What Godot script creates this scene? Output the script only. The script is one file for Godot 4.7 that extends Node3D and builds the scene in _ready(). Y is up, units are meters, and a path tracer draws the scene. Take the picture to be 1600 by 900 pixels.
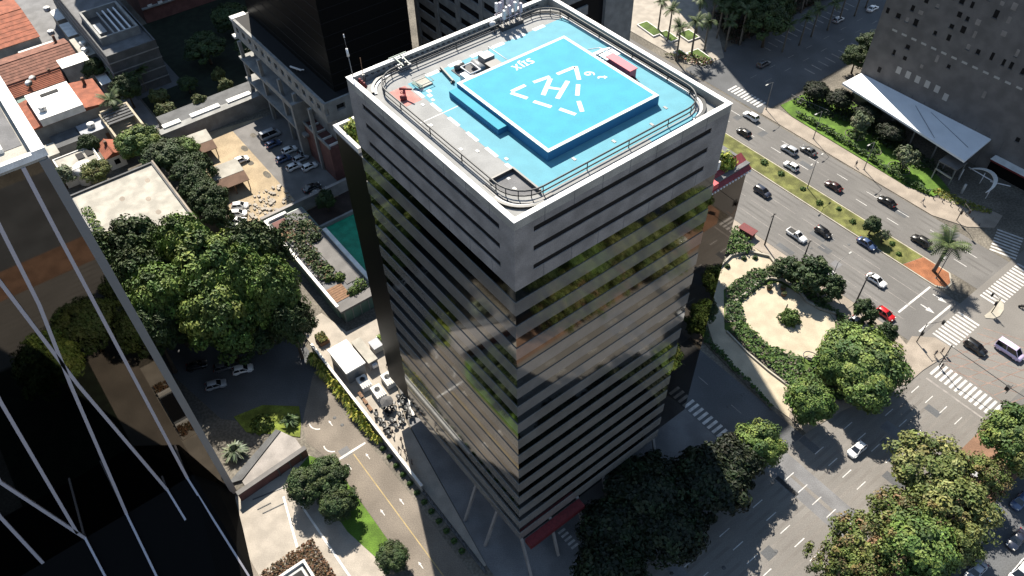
extends Node3D
# World axes: the tower's near corner stands at x = 0, z = 0; x grows along the side street's direction, -z towards the avenue; metres.
var M := {}
var used := {}
var noises := {}
var rng := RandomNumberGenerator.new()
var V := Vector3.ZERO

# ---------------------------------------------------------------- names, things, parts
func numbered(n: String, where := "") -> String:
	var k := where + "/" + n
	var c: int = used.get(k, 0)
	used[k] = c + 1
	return n if c == 0 else "%s_%03d" % [n, c]

func tag(o: Node, label: String, category := "", group := "", kind := "") -> Node:
	if label: o.set_meta("label", label)
	if category: o.set_meta("category", category)
	if group: o.set_meta("group", group)
	if kind: o.set_meta("kind", kind)
	return o

func thing(called: String, label: String, category: String, at := Vector3.ZERO, turn := 0.0, group := "") -> Node3D:
	var o := Node3D.new()
	o.name = numbered(called)
	add_child(o, true)
	o.position = at
	o.rotation.y = turn
	tag(o, label, category, group)
	return o

func hang(o: Node3D, called: String, parent: Node = null) -> void:
	var p: Node = parent if parent else self
	o.name = numbered(called, "" if p == self else str(p.get_instance_id()))
	p.add_child(o, true)

func obj(called: String, s: SurfaceTool, mat: Material, parent: Node = null, off := Vector3.ZERO) -> MeshInstance3D:
	s.generate_normals()
	return inst(called, s.commit(), mat, parent, off)

func inst(called: String, mesh: Mesh, mat: Material, parent: Node = null, off := Vector3.ZERO) -> MeshInstance3D:
	var o := MeshInstance3D.new()
	o.mesh = mesh
	o.material_override = mat
	hang(o, called, parent)
	o.position = off
	return o

func ground(called: String, s: SurfaceTool, mat: Material, label: String) -> MeshInstance3D:
	var o := obj(called, s, mat)
	tag(o, label, "", "", "structure")
	return o

func dup(root: Node3D, called: String, label: String, at: Vector3, turn := 0.0, group := "", size := Vector3.ONE) -> Node3D:
	var r: Node3D = root.duplicate()
	r.name = numbered(called)
	add_child(r, true)
	r.position = at
	r.rotation = Vector3(0, turn, 0)
	r.scale = size
	r.set_meta("label", label)
	if group: r.set_meta("group", group)
	return r

# ---------------------------------------------------------------- materials
func lin(r: float, g: float, b: float) -> Color:
	return Color(r, g, b).linear_to_srgb()

func noise(lo: float, freq: float, seed_ := 1, oct := 4, kind := FastNoiseLite.TYPE_SIMPLEX_SMOOTH, hi := 1.0, a := 0.25, b := 0.75) -> NoiseTexture2D:
	var key := "%s_%s_%s_%s_%s_%s_%s" % [lo, freq, seed_, oct, kind, a, b]
	if noises.has(key): return noises[key]
	var n := FastNoiseLite.new()
	n.noise_type = kind
	n.frequency = freq
	n.seed = seed_
	n.fractal_octaves = oct
	var t := NoiseTexture2D.new()
	t.width = 512
	t.height = 512
	t.seamless = true
	t.noise = n
	var g := Gradient.new()
	g.offsets = PackedFloat32Array([0.0, a, b, 1.0])
	var l := pow(lo, 0.4545)
	g.colors = PackedColorArray([Color(l, l, l), Color(l, l, l), Color(hi, hi, hi), Color(hi, hi, hi)])
	t.color_ramp = g
	noises[key] = t
	return t

func mat(r: float, g: float, b: float, rough := 0.85, fine := 0.7, coarse := 0.75, scale := 0.12, coarse_scale := 0.02, spec := 0.4) -> StandardMaterial3D:
	var m := StandardMaterial3D.new()
	var k := 2.0 / (1.0 + fine) * 2.0 / (1.0 + coarse)
	m.albedo_color = lin(minf(r * k, 1.0), minf(g * k, 1.0), minf(b * k, 1.0))
	m.roughness = rough
	m.metallic_specular = spec
	m.albedo_texture = noise(fine, 0.03, 3)
	m.uv1_triplanar = true
	m.uv1_world_triplanar = true
	m.uv1_scale = Vector3.ONE * scale
	m.detail_enabled = true
	m.detail_blend_mode = BaseMaterial3D.BLEND_MODE_MUL
	m.detail_uv_layer = BaseMaterial3D.DETAIL_UV_2
	m.detail_albedo = noise(coarse, 0.012, 7, 5)
	m.uv2_triplanar = true
	m.uv2_world_triplanar = true
	m.uv2_scale = Vector3.ONE * coarse_scale
	return m

func plain(r: float, g: float, b: float, rough := 0.6, metal := 0.0, spec := 0.5) -> StandardMaterial3D:
	var m := StandardMaterial3D.new()
	m.albedo_color = lin(r, g, b)
	m.roughness = rough
	m.metallic = metal
	m.metallic_specular = spec
	return m

func leafmat(k := 1.0) -> StandardMaterial3D:
	var m := StandardMaterial3D.new()
	m.vertex_color_use_as_albedo = true
	m.roughness = 0.62
	m.metallic_specular = 0.35
	m.backlight_enabled = true
	m.backlight = lin(0.03 * k, 0.05 * k, 0.008 * k)
	return m

# ---------------------------------------------------------------- shapes
func S() -> SurfaceTool:
	var s := SurfaceTool.new()
	s.begin(Mesh.PRIMITIVE_TRIANGLES)
	s.set_smooth_group(-1)
	return s

func tri(s: SurfaceTool, a: Vector3, b: Vector3, c: Vector3) -> void:
	s.add_vertex(a); s.add_vertex(b); s.add_vertex(c)

func quad(s: SurfaceTool, a: Vector3, b: Vector3, c: Vector3, d: Vector3) -> void:
	tri(s, a, b, c); tri(s, a, c, d)

func hexa(s: SurfaceTool, p: Array) -> void:   # p[0..3] bottom ring, p[4..7] top ring, seen from above clockwise
	quad(s, p[4], p[5], p[6], p[7]); quad(s, p[3], p[2], p[1], p[0])
	for i in 4:
		var j := (i + 1) % 4
		quad(s, p[i + 4], p[i], p[j], p[j + 4])

func box(s: SurfaceTool, x0: float, x1: float, y0: float, y1: float, z0: float, z1: float) -> SurfaceTool:
	hexa(s, [Vector3(x0, y0, z0), Vector3(x1, y0, z0), Vector3(x1, y0, z1), Vector3(x0, y0, z1), Vector3(x0, y1, z0), Vector3(x1, y1, z0), Vector3(x1, y1, z1), Vector3(x0, y1, z1)])
	return s

func bx(x0: float, x1: float, y0: float, y1: float, z0: float, z1: float) -> SurfaceTool:
	return box(S(), x0, x1, y0, y1, z0, z1)

func bar(s: SurfaceTool, a: Vector3, b: Vector3, w: float, h := -1.0) -> SurfaceTool:   # a square bar from a to b
	var d := (b - a).normalized()
	var u := d.cross(Vector3.UP)
	u = Vector3.RIGHT if u.length() < 0.01 else u.normalized()
	var n := u.cross(d).normalized()
	u *= w * 0.5
	n *= (h if h > 0.0 else w) * 0.5
	hexa(s, [a - u - n, a + u - n, a + u + n, a - u + n, b - u - n, b + u - n, b + u + n, b - u + n])
	return s

func tube(s: SurfaceTool, pts: Array, r0: float, r1 := -1.0, n := 6, closed := false) -> SurfaceTool:
	var rings := []
	for i in pts.size():
		var p: Vector3 = pts[i]
		var d: Vector3 = (pts[(i + 1) % pts.size()] if closed or i < pts.size() - 1 else p) - (pts[i - 1] if closed or i > 0 else p)
		d = d.normalized()
		var u := d.cross(Vector3(0.02, 1, 0.01))
		u = Vector3.RIGHT if u.length() < 0.05 else u.normalized()
		var w := d.cross(u).normalized()
		var r := lerpf(r0, r1 if r1 >= 0.0 else r0, i / maxf(1.0, pts.size() - 1.0))
		var ring := []
		for k in n:
			var a := TAU * k / n
			ring.append(p + u * cos(a) * r + w * sin(a) * r)
		rings.append(ring)
	s.set_smooth_group(1)
	loft(s, rings, not closed)
	if closed: loft(s, [rings[-1], rings[0]], false)
	s.set_smooth_group(-1)
	return s

func loft(s: SurfaceTool, rings: Array, caps := true) -> void:
	for i in rings.size() - 1:
		var a: Array = rings[i]
		var b: Array = rings[i + 1]
		for k in a.size():
			var j := (k + 1) % a.size()
			quad(s, a[k], a[j], b[j], b[k])
	if caps:
		for e in [0, rings.size() - 1]:
			var r: Array = rings[e]
			for k in range(1, r.size() - 1):
				if e == 0: tri(s, r[0], r[k + 1], r[k])
				else: tri(s, r[0], r[k], r[k + 1])

func prism(s: SurfaceTool, pts: Array, y0: float, y1: float) -> SurfaceTool:   # pts: Vector2(x, z)
	var pv := PackedVector2Array(pts)
	var ix := Geometry2D.triangulate_polygon(pv)
	for i in range(0, ix.size(), 3):
		var t := [pv[ix[i]], pv[ix[i + 1]], pv[ix[i + 2]]]
		if (t[1] - t[0]).cross(t[2] - t[0]) < 0.0: t.reverse()
		tri(s, Vector3(t[0].x, y1, t[0].y), Vector3(t[1].x, y1, t[1].y), Vector3(t[2].x, y1, t[2].y))
	for i in pv.size():
		var a := pv[i]
		var b := pv[(i + 1) % pv.size()]
		quad(s, Vector3(a.x, y1, a.y), Vector3(a.x, y0, a.y), Vector3(b.x, y0, b.y), Vector3(b.x, y1, b.y))
	return s

func pr(pts: Array, y0: float, y1: float) -> SurfaceTool:
	return prism(S(), pts, y0, y1)

func P(a: Array) -> Array:   # [x, z, x, z ...] to Vector2s
	var o := []
	for i in range(0, a.size(), 2): o.append(Vector2(a[i], a[i + 1]))
	return o

func smooth(pts: Array, times := 2) -> Array:   # rounds the corners of a closed outline
	for t in times:
		var o := []
		for i in pts.size():
			var a: Vector2 = pts[i]
			var b: Vector2 = pts[(i + 1) % pts.size()]
			o.append(a.lerp(b, 0.25)); o.append(a.lerp(b, 0.75))
		pts = o
	return pts

func ring_rect(x0: float, x1: float, z0: float, z1: float, r: float, y: float, n := 8) -> Array:
	var o := []
	for c in [[x1 - r, z1 - r, 0.0], [x0 + r, z1 - r, 90.0], [x0 + r, z0 + r, 180.0], [x1 - r, z0 + r, 270.0]]:
		for k in n + 1:
			var a := deg_to_rad(c[2] + 90.0 * k / n)
			o.append(Vector3(c[0] + cos(a) * r, y, c[1] + sin(a) * r))
	return o

func dense(loop: Array, step: float) -> Array:   # more points along a closed loop
	var o := []
	for i in loop.size():
		var a: Vector3 = loop[i]
		var b: Vector3 = loop[(i + 1) % loop.size()]
		var n := maxi(1, int(a.distance_to(b) / step))
		for k in n: o.append(a.lerp(b, float(k) / n))
	return o

func band(s: SurfaceTool, path: Array, w: float, y0: float, y1: float, closed := true) -> SurfaceTool:   # a low wall of width w along a path
	var n := path.size()
	var L := []
	for i in n:
		var p: Vector3 = path[i]
		var d: Vector3 = (path[(i + 1) % n] if closed or i < n - 1 else p) - (path[(i - 1 + n) % n] if closed or i > 0 else p)
		d = Vector3(d.x, 0, d.z).normalized()
		L.append(Vector3(-d.z, 0, d.x) * w * 0.5)
	for i in (n if closed else n - 1):
		var j := (i + 1) % n
		var a: Vector3 = path[i]
		var b: Vector3 = path[j]
		a.y = 0; b.y = 0
		var h0 := Vector3.UP * y0
		var h1 := Vector3.UP * y1
		quad(s, a - L[i] + h1, b - L[j] + h1, b + L[j] + h1, a + L[i] + h1)
		quad(s, a - L[i] + h0, b - L[j] + h0, b - L[j] + h1, a - L[i] + h1)
		quad(s, a + L[i] + h1, b + L[j] + h1, b + L[j] + h0, a + L[i] + h0)
	return s

# ---------------------------------------------------------------- foliage
func face(s: SurfaceTool, a: Vector3, b: Vector3, c: Vector3, n: Vector3) -> void:   # one leaf face turned towards n
	var m := (c - a).cross(b - a).normalized()
	var turned := m.dot(n) < 0.0
	if turned: m = -m
	for q in ([a, c, b] if turned else [a, b, c]):
		s.set_normal(m)
		s.add_vertex(q)

func leaf(s: SurfaceTool, p: Vector3, n: Vector3, size: float, c: Color, long := 1.5) -> void:
	var u := n.cross(Vector3(rng.randf_range(-1, 1), rng.randf_range(-1, 1), rng.randf_range(-1, 1)))
	if u.length() < 0.01: u = Vector3.RIGHT
	u = u.normalized()
	var w := n.cross(u).normalized()
	var a := p - u * size * long * 0.5
	var b := p + u * size * long * 0.5
	var l := p - w * size * 0.5 + n * size * 0.16
	var r := p + w * size * 0.5 + n * size * 0.16
	s.set_color(c)
	face(s, a, l, b, n)
	face(s, a, b, r, n)

func vary(c: Color, amt: float) -> Color:
	var k := 1.0 + rng.randf_range(-amt, amt)
	return Color(c.r * k * (1.0 + rng.randf_range(-amt, amt) * 0.4), c.g * k, c.b * k * (1.0 + rng.randf_range(-amt, amt) * 0.3))

func crown_mesh(seed_: int, rx: float, ry: float, clumps: int, leaves: int, size: float, cols: Array, spread := 0.3, gap := 0.0, long := 1.5) -> ArrayMesh:
	rng.seed = seed_
	var s := SurfaceTool.new()
	s.begin(Mesh.PRIMITIVE_TRIANGLES)
	var lobes := []
	for i in 5: lobes.append([Vector3(rng.randf_range(-1, 1), rng.randf_range(-0.4, 1), rng.randf_range(-1, 1)).normalized(), rng.randf_range(-0.38, 0.36)])
	for i in clumps:
		var d := Vector3(rng.randfn(), rng.randfn() * 0.8 + 0.25, rng.randfn()).normalized()
		if d.y < -0.45: d.y = -d.y
		var k := 1.0
		for l in lobes: k += l[1] * maxf(0.0, d.dot(l[0])) ** 3
		var rad := (1.0 - rng.randf() ** 2 * 0.5) * k * rng.randf_range(0.7, 0.92)
		var c := Vector3(d.x * rx, d.y * ry, d.z * rx) * rad
		var cr := rx * spread * rng.randf_range(0.6, 1.25)
		var base := vary(cols[rng.randi() % cols.size()], 0.3)
		if rng.randf() < gap: continue
		for j in leaves:
			var e := Vector3(rng.randfn(), rng.randfn(), rng.randfn()).normalized()
			var q := c + e * Vector3(1, 0.7, 1) * cr * (0.35 + 0.65 * pow(rng.randf(), 0.4))
			var n := (e + d * 0.7 + Vector3(rng.randfn(), rng.randfn() + 0.5, rng.randfn()) * 0.45).normalized()
			leaf(s, q, n, size * rng.randf_range(0.7, 1.3), vary(base, 0.22), long)
	return s.commit()

func trunk_mesh(seed_: int, h: float, r: float, rx: float) -> ArrayMesh:
	rng.seed = seed_
	var s := S()
	var lean := Vector3(rng.randf_range(-0.3, 0.3), 0, rng.randf_range(-0.3, 0.3))
	tube(s, [V, Vector3(0, h * 0.4, 0) + lean * 0.4, Vector3(0, h, 0) + lean], r * 1.25, r * 0.65, 8)
	for i in 6:
		var a := TAU * i / 6.0 + rng.randf_range(-0.4, 0.4)
		var q := Vector3(0, h * rng.randf_range(0.75, 1.0), 0) + lean
		tube(s, [q, q + Vector3(cos(a), 0.9, sin(a)) * rx * 0.3, q + Vector3(cos(a), 0.8, sin(a)) * rx * 0.62], r * 0.5, r * 0.1, 5)
	s.generate_normals()
	return s.commit()

func tree_proto(called: String, seed_: int, rx: float, ry: float, h: float, clumps: int, leaves: int, size: float, cols: Array, spread := 0.3, gap := 0.0, long := 1.5) -> Node3D:   # crown centre at height h + ry * 0.55
	var t := Node3D.new()
	t.set_meta("category", "tree")
	inst("trunk", trunk_mesh(seed_ + 7, h, rx * 0.05 + 0.07, rx), M.bark, t)
	inst("crown", crown_mesh(seed_, rx, ry, clumps, leaves, size, cols, spread, gap, long), M.leaf, t, Vector3(0, h + ry * 0.55, 0))
	t.name = called
	return t

func shrub_mesh(seed_: int, r: float, h: float, count: int, size: float, cols: Array) -> ArrayMesh:
	rng.seed = seed_
	var s := SurfaceTool.new()
	s.begin(Mesh.PRIMITIVE_TRIANGLES)
	for i in count:
		var d := Vector3(rng.randfn(), absf(rng.randfn()), rng.randfn()).normalized()
		var k := 0.55 + 0.45 * pow(rng.randf(), 0.5)
		k *= 0.85 + 0.2 * sin(d.x * 7.0 + seed_) * cos(d.z * 6.0)
		leaf(s, Vector3(d.x * r, d.y * h, d.z * r) * k, (d + Vector3(rng.randfn(), rng.randfn(), rng.randfn()) * 0.4).normalized(), size * rng.randf_range(0.7, 1.3), vary(cols[rng.randi() % cols.size()], 0.3))
	return s.commit()

func spiky_mesh(seed_: int, r: float, h: float, count: int, cols: Array) -> ArrayMesh:   # arching blades from one root
	rng.seed = seed_
	var s := SurfaceTool.new()
	s.begin(Mesh.PRIMITIVE_TRIANGLES)
	for i in count:
		var a := rng.randf() * TAU
		var o := Vector3(cos(a), 0, sin(a))
		var k := rng.randf_range(0.35, 1.0)
		var w := Vector3(-o.z, 0, o.x) * r * rng.randf_range(0.06, 0.11)
		var p1 := o * r * k * 0.45 + Vector3.UP * h * rng.randf_range(0.7, 1.0) * (1.25 - k * 0.6)
		var p2 := o * r * k + Vector3.UP * p1.y * rng.randf_range(0.45, 0.85)
		s.set_color(vary(cols[rng.randi() % cols.size()], 0.3))
		for v in [[-w * 0.3, w * 0.3, p1 + w], [-w * 0.3, p1 + w, p1 - w], [p1 - w, p1 + w, p2]]: face(s, v[0], v[1], v[2], Vector3.UP)
	return s.commit()

func hedge_mesh(seed_: int, outline: Array, h: float, per_m2: float, size: float, cols: Array) -> ArrayMesh:   # leaves over and inside an outline
	rng.seed = seed_
	var s := SurfaceTool.new()
	s.begin(Mesh.PRIMITIVE_TRIANGLES)
	var pv := PackedVector2Array(outline)
	var lo := pv[0]
	var hi := pv[0]
	for q in pv:
		lo = lo.min(q); hi = hi.max(q)
	var count := int((hi.x - lo.x) * (hi.y - lo.y) * per_m2)
	for i in count:
		var q := Vector2(rng.randf_range(lo.x, hi.x), rng.randf_range(lo.y, hi.y))
		if not Geometry2D.is_point_in_polygon(q, pv): continue
		var lump := 0.75 + 0.25 * sin(q.x * 1.7 + seed_) * cos(q.y * 1.9 + q.x * 0.6)
		var y := h * lump * (1.0 - 0.55 * rng.randf() ** 2)
		leaf(s, Vector3(q.x, y, q.y), Vector3(rng.randfn() * 0.6, 1.0, rng.randfn() * 0.6).normalized(), size * rng.randf_range(0.7, 1.3), vary(cols[rng.randi() % cols.size()], 0.32))
	return s.commit()

func frond_mesh(seed_: int, len_: float, droop: float, cols: Array) -> ArrayMesh:   # a palm leaf growing along +x from its foot
	rng.seed = seed_
	var s := SurfaceTool.new()
	s.begin(Mesh.PRIMITIVE_TRIANGLES)
	var pts := []
	var n := 13
	for i in n + 1:
		var t := float(i) / n
		pts.append(Vector3(len_ * (t - 0.12 * droop * t * t), len_ * (0.28 * t - droop * 0.62 * t * t), 0))
	for i in n:
		var p: Vector3 = pts[i]
		var q: Vector3 = pts[i + 1]
		var t := (i + 0.5) / n
		var w := len_ * 0.3 * sin(PI * (0.12 + 0.84 * t)) + 0.05
		for side in [-1.0, 1.0]:
			var tip := p.lerp(q, 0.6) + Vector3(len_ * 0.07, -w * 0.42, side * w)
			s.set_color(vary(cols[rng.randi() % cols.size()], 0.25))
			face(s, p, q, tip, Vector3.UP)
	return s.commit()

func palm_proto(called: String, seed_: int, h: float, r: float, len_: float, count: int, cols: Array) -> Node3D:
	var t := Node3D.new()
	t.name = called
	t.set_meta("category", "palm tree")
	var s := S()
	tube(s, [V, Vector3(0.05, h * 0.12, 0), Vector3(0.1, h * 0.5, 0.05), Vector3(0.12, h * 0.85, 0.05), Vector3(0.1, h, 0)], r * 1.25, r * 0.75, 8)
	obj("trunk", s, M.palm_bark, t)
	s = S()
	tube(s, [Vector3(0.1, h, 0), Vector3(0.1, h + len_ * 0.22, 0)], r * 0.7, r * 0.3, 8)
	obj("crownshaft", s, M.shaft, t)
	var fr := [frond_mesh(seed_, len_, 0.55, cols), frond_mesh(seed_ + 1, len_ * 0.95, 0.9, cols), frond_mesh(seed_ + 2, len_ * 0.9, 1.3, cols)]
	rng.seed = seed_
	for i in count:
		var k := i % 3
		var o := inst("frond", fr[k], M.leaf, t, Vector3(0.1, h + len_ * 0.2, 0))
		o.rotation = Vector3(0, TAU * i / count * 1.618 * 2.0 + rng.randf_range(-0.2, 0.2), [0.75, 0.3, -0.05][k] + rng.randf_range(-0.12, 0.12))
	return t

# ---------------------------------------------------------------- vehicles
func car_ring(x: float, w: float, y0: float, y1: float) -> Array:
	var h := y1 - y0
	return [Vector3(x, y0, -w * 0.86), Vector3(x, y0 + h * 0.3, -w), Vector3(x, y0 + h * 0.75, -w * 0.985), Vector3(x, y1, -w * 0.86), Vector3(x, y1, w * 0.86), Vector3(x, y0 + h * 0.75, w * 0.985), Vector3(x, y0 + h * 0.3, w), Vector3(x, y0, w * 0.86)]

const SHAPES := {
	# length, width, height, belt; body rings [x, width, top]; window foot rear/front, roof rear/front
	"hatchback": {"l": 3.95, "w": 1.7, "h": 1.48, "belt": 0.93, "body": [[-0.5, 0.84, 0.72], [-0.485, 0.93, 0.86], [-0.4, 0.99, 0.93], [0.0, 1.0, 0.93], [0.2, 1.0, 0.92], [0.33, 0.97, 0.86], [0.45, 0.9, 0.74], [0.49, 0.8, 0.6], [0.5, 0.74, 0.5]], "g": [-0.47, 0.25, -0.38, 0.06]},
	"saloon": {"l": 4.45, "w": 1.75, "h": 1.45, "belt": 0.92, "body": [[-0.5, 0.82, 0.7], [-0.485, 0.93, 0.88], [-0.36, 0.98, 0.95], [-0.1, 1.0, 0.93], [0.2, 1.0, 0.91], [0.34, 0.97, 0.84], [0.45, 0.9, 0.72], [0.49, 0.8, 0.6], [0.5, 0.74, 0.5]], "g": [-0.36, 0.23, -0.22, 0.06]},
	"suv": {"l": 4.4, "w": 1.82, "h": 1.66, "belt": 1.05, "body": [[-0.5, 0.86, 0.8], [-0.488, 0.95, 1.0], [-0.4, 0.99, 1.05], [0.0, 1.0, 1.05], [0.22, 1.0, 1.04], [0.34, 0.98, 1.0], [0.46, 0.93, 0.88], [0.495, 0.84, 0.72], [0.5, 0.78, 0.55]], "g": [-0.48, 0.24, -0.42, 0.08]},
	"van": {"l": 5.3, "w": 1.95, "h": 2.25, "belt": 1.2, "body": [[-0.5, 0.9, 1.0], [-0.495, 0.97, 1.2], [-0.4, 1.0, 1.2], [0.0, 1.0, 1.2], [0.3, 1.0, 1.2], [0.38, 0.98, 1.12], [0.46, 0.94, 0.98], [0.495, 0.85, 0.8], [0.5, 0.8, 0.6]], "g": [-0.495, 0.36, -0.48, 0.2]},
	"pickup": {"l": 4.9, "w": 1.78, "h": 1.58, "belt": 0.98, "body": [[-0.5, 0.93, 0.98], [-0.49, 0.97, 1.0], [-0.3, 0.99, 1.0], [0.0, 1.0, 0.98], [0.22, 1.0, 0.97], [0.34, 0.98, 0.93], [0.46, 0.92, 0.82], [0.495, 0.84, 0.68], [0.5, 0.78, 0.52]], "g": [-0.1, 0.22, -0.07, 0.07]},
}

func car_proto(kind: String) -> Node3D:
	var d: Dictionary = SHAPES[kind]
	var L: float = d.l
	var W: float = d.w / 2.0
	var t := Node3D.new()
	t.name = kind
	var s := S()
	s.set_smooth_group(1)
	var rings := []
	for r in d.body: rings.append(car_ring(r[0] * L, r[1] * W, 0.28, r[2]))
	loft(s, rings)
	s.set_smooth_group(-1)
	for x in [-0.3, 0.31]:   # dark sills under the doors end at the wheel arches
		for z in [-1, 1]: box(s, x * L - 0.42, x * L + 0.42, 0.3, 0.72, z * W * 0.93 - 0.09, z * W * 0.93 + 0.09)
	obj("body", s, M.paint_white, t)
	var g: Array = d.g
	var b: float = d.belt - 0.02
	var h: float = d.h
	s = S()
	var lo := [Vector3(g[0] * L, b, -W * 0.9), Vector3(g[1] * L, b, -W * 0.88), Vector3(g[1] * L, b, W * 0.88), Vector3(g[0] * L, b, W * 0.9)]
	var hi := [Vector3(g[2] * L, h - 0.03, -W * 0.7), Vector3(g[3] * L, h - 0.05, -W * 0.68), Vector3(g[3] * L, h - 0.05, W * 0.68), Vector3(g[2] * L, h - 0.03, W * 0.7)]
	hexa(s, lo + hi)
	obj("windows", s, M.car_glass, t)
	s = S()
	var m0: float = lerpf(g[2], g[3], 0.5) * L
	var roof := []
	for q in [[g[2] * L - 0.02, 0.68, -0.05], [g[2] * L + 0.15, 0.73, 0.0], [m0, 0.74, 0.03], [g[3] * L - 0.15, 0.72, 0.0], [g[3] * L + 0.03, 0.66, -0.06]]:
		roof.append([Vector3(q[0], h + q[2] - 0.06, -W * q[1]), Vector3(q[0], h + q[2], -W * q[1] * 0.9), Vector3(q[0], h + q[2], W * q[1] * 0.9), Vector3(q[0], h + q[2] - 0.06, W * q[1])])
	s.set_smooth_group(1)
	loft(s, roof)
	s.set_smooth_group(-1)
	for i in 4: bar(s, lo[i], hi[i], 0.1, 0.09)
	for z in [-1, 1]:
		var mid_lo := Vector3(lerpf(g[0], g[1], 0.5) * L, b, z * W * 0.9)
		bar(s, mid_lo, Vector3(m0, h - 0.03, z * W * 0.71), 0.1, 0.06)
	obj("roof", s, M.paint_white, t)
	if kind == "pickup":
		obj("load_bed", bx(-0.47 * L, -0.13 * L, 0.9, 1.012, -W * 0.8, W * 0.8), M.rubber, t)
	for x in [-0.3, 0.31]:
		for z in [-1, 1]:
			var w := inst("wheel", M.tyre_mesh, M.rubber, t, Vector3(x * L, 0.32, z * (W - 0.09)))
			w.rotation.x = PI / 2
			inst("rim", M.rim_mesh, M.rim, w)
	for z in [-1, 1]:
		obj("headlight", bx(0.455 * L, 0.488 * L, 0.62, 0.76, z * W * 0.66 - 0.16, z * W * 0.66 + 0.16), M.lamp_glass, t)
		obj("tail_light", bx(-0.503 * L, -0.47 * L, 0.72, 0.9, z * W * 0.76 - 0.12, z * W * 0.76 + 0.12), M.tail_red, t)
		obj("mirror", bx(g[1] * L - 0.3, g[1] * L - 0.16, b + 0.02, b + 0.14, z * (W + 0.05) - 0.07, z * (W + 0.05) + 0.07), M.paint_black, t)
	return t

func car(kind: String, paint: String, x: float, z: float, deg: float, label: String, group: String, y := 0.03, called := "") -> Node3D:
	var names := {"hatchback": "hatchback_car", "saloon": "saloon_car", "suv": "suv_car", "van": "passenger_van", "pickup": "pickup_truck"}
	var c: Node3D = M["proto_" + kind].duplicate()
	c.name = numbered(called if called else names[kind])
	add_child(c, true)
	c.position = Vector3(x, y, z)
	c.rotation.y = deg_to_rad(deg)
	tag(c, label, "van" if kind == "van" else "truck" if kind == "pickup" else "car", group)
	for k in c.get_children():
		if k.name == "body" or k.name == "roof": k.material_override = M["paint_" + paint]
	return c

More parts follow.
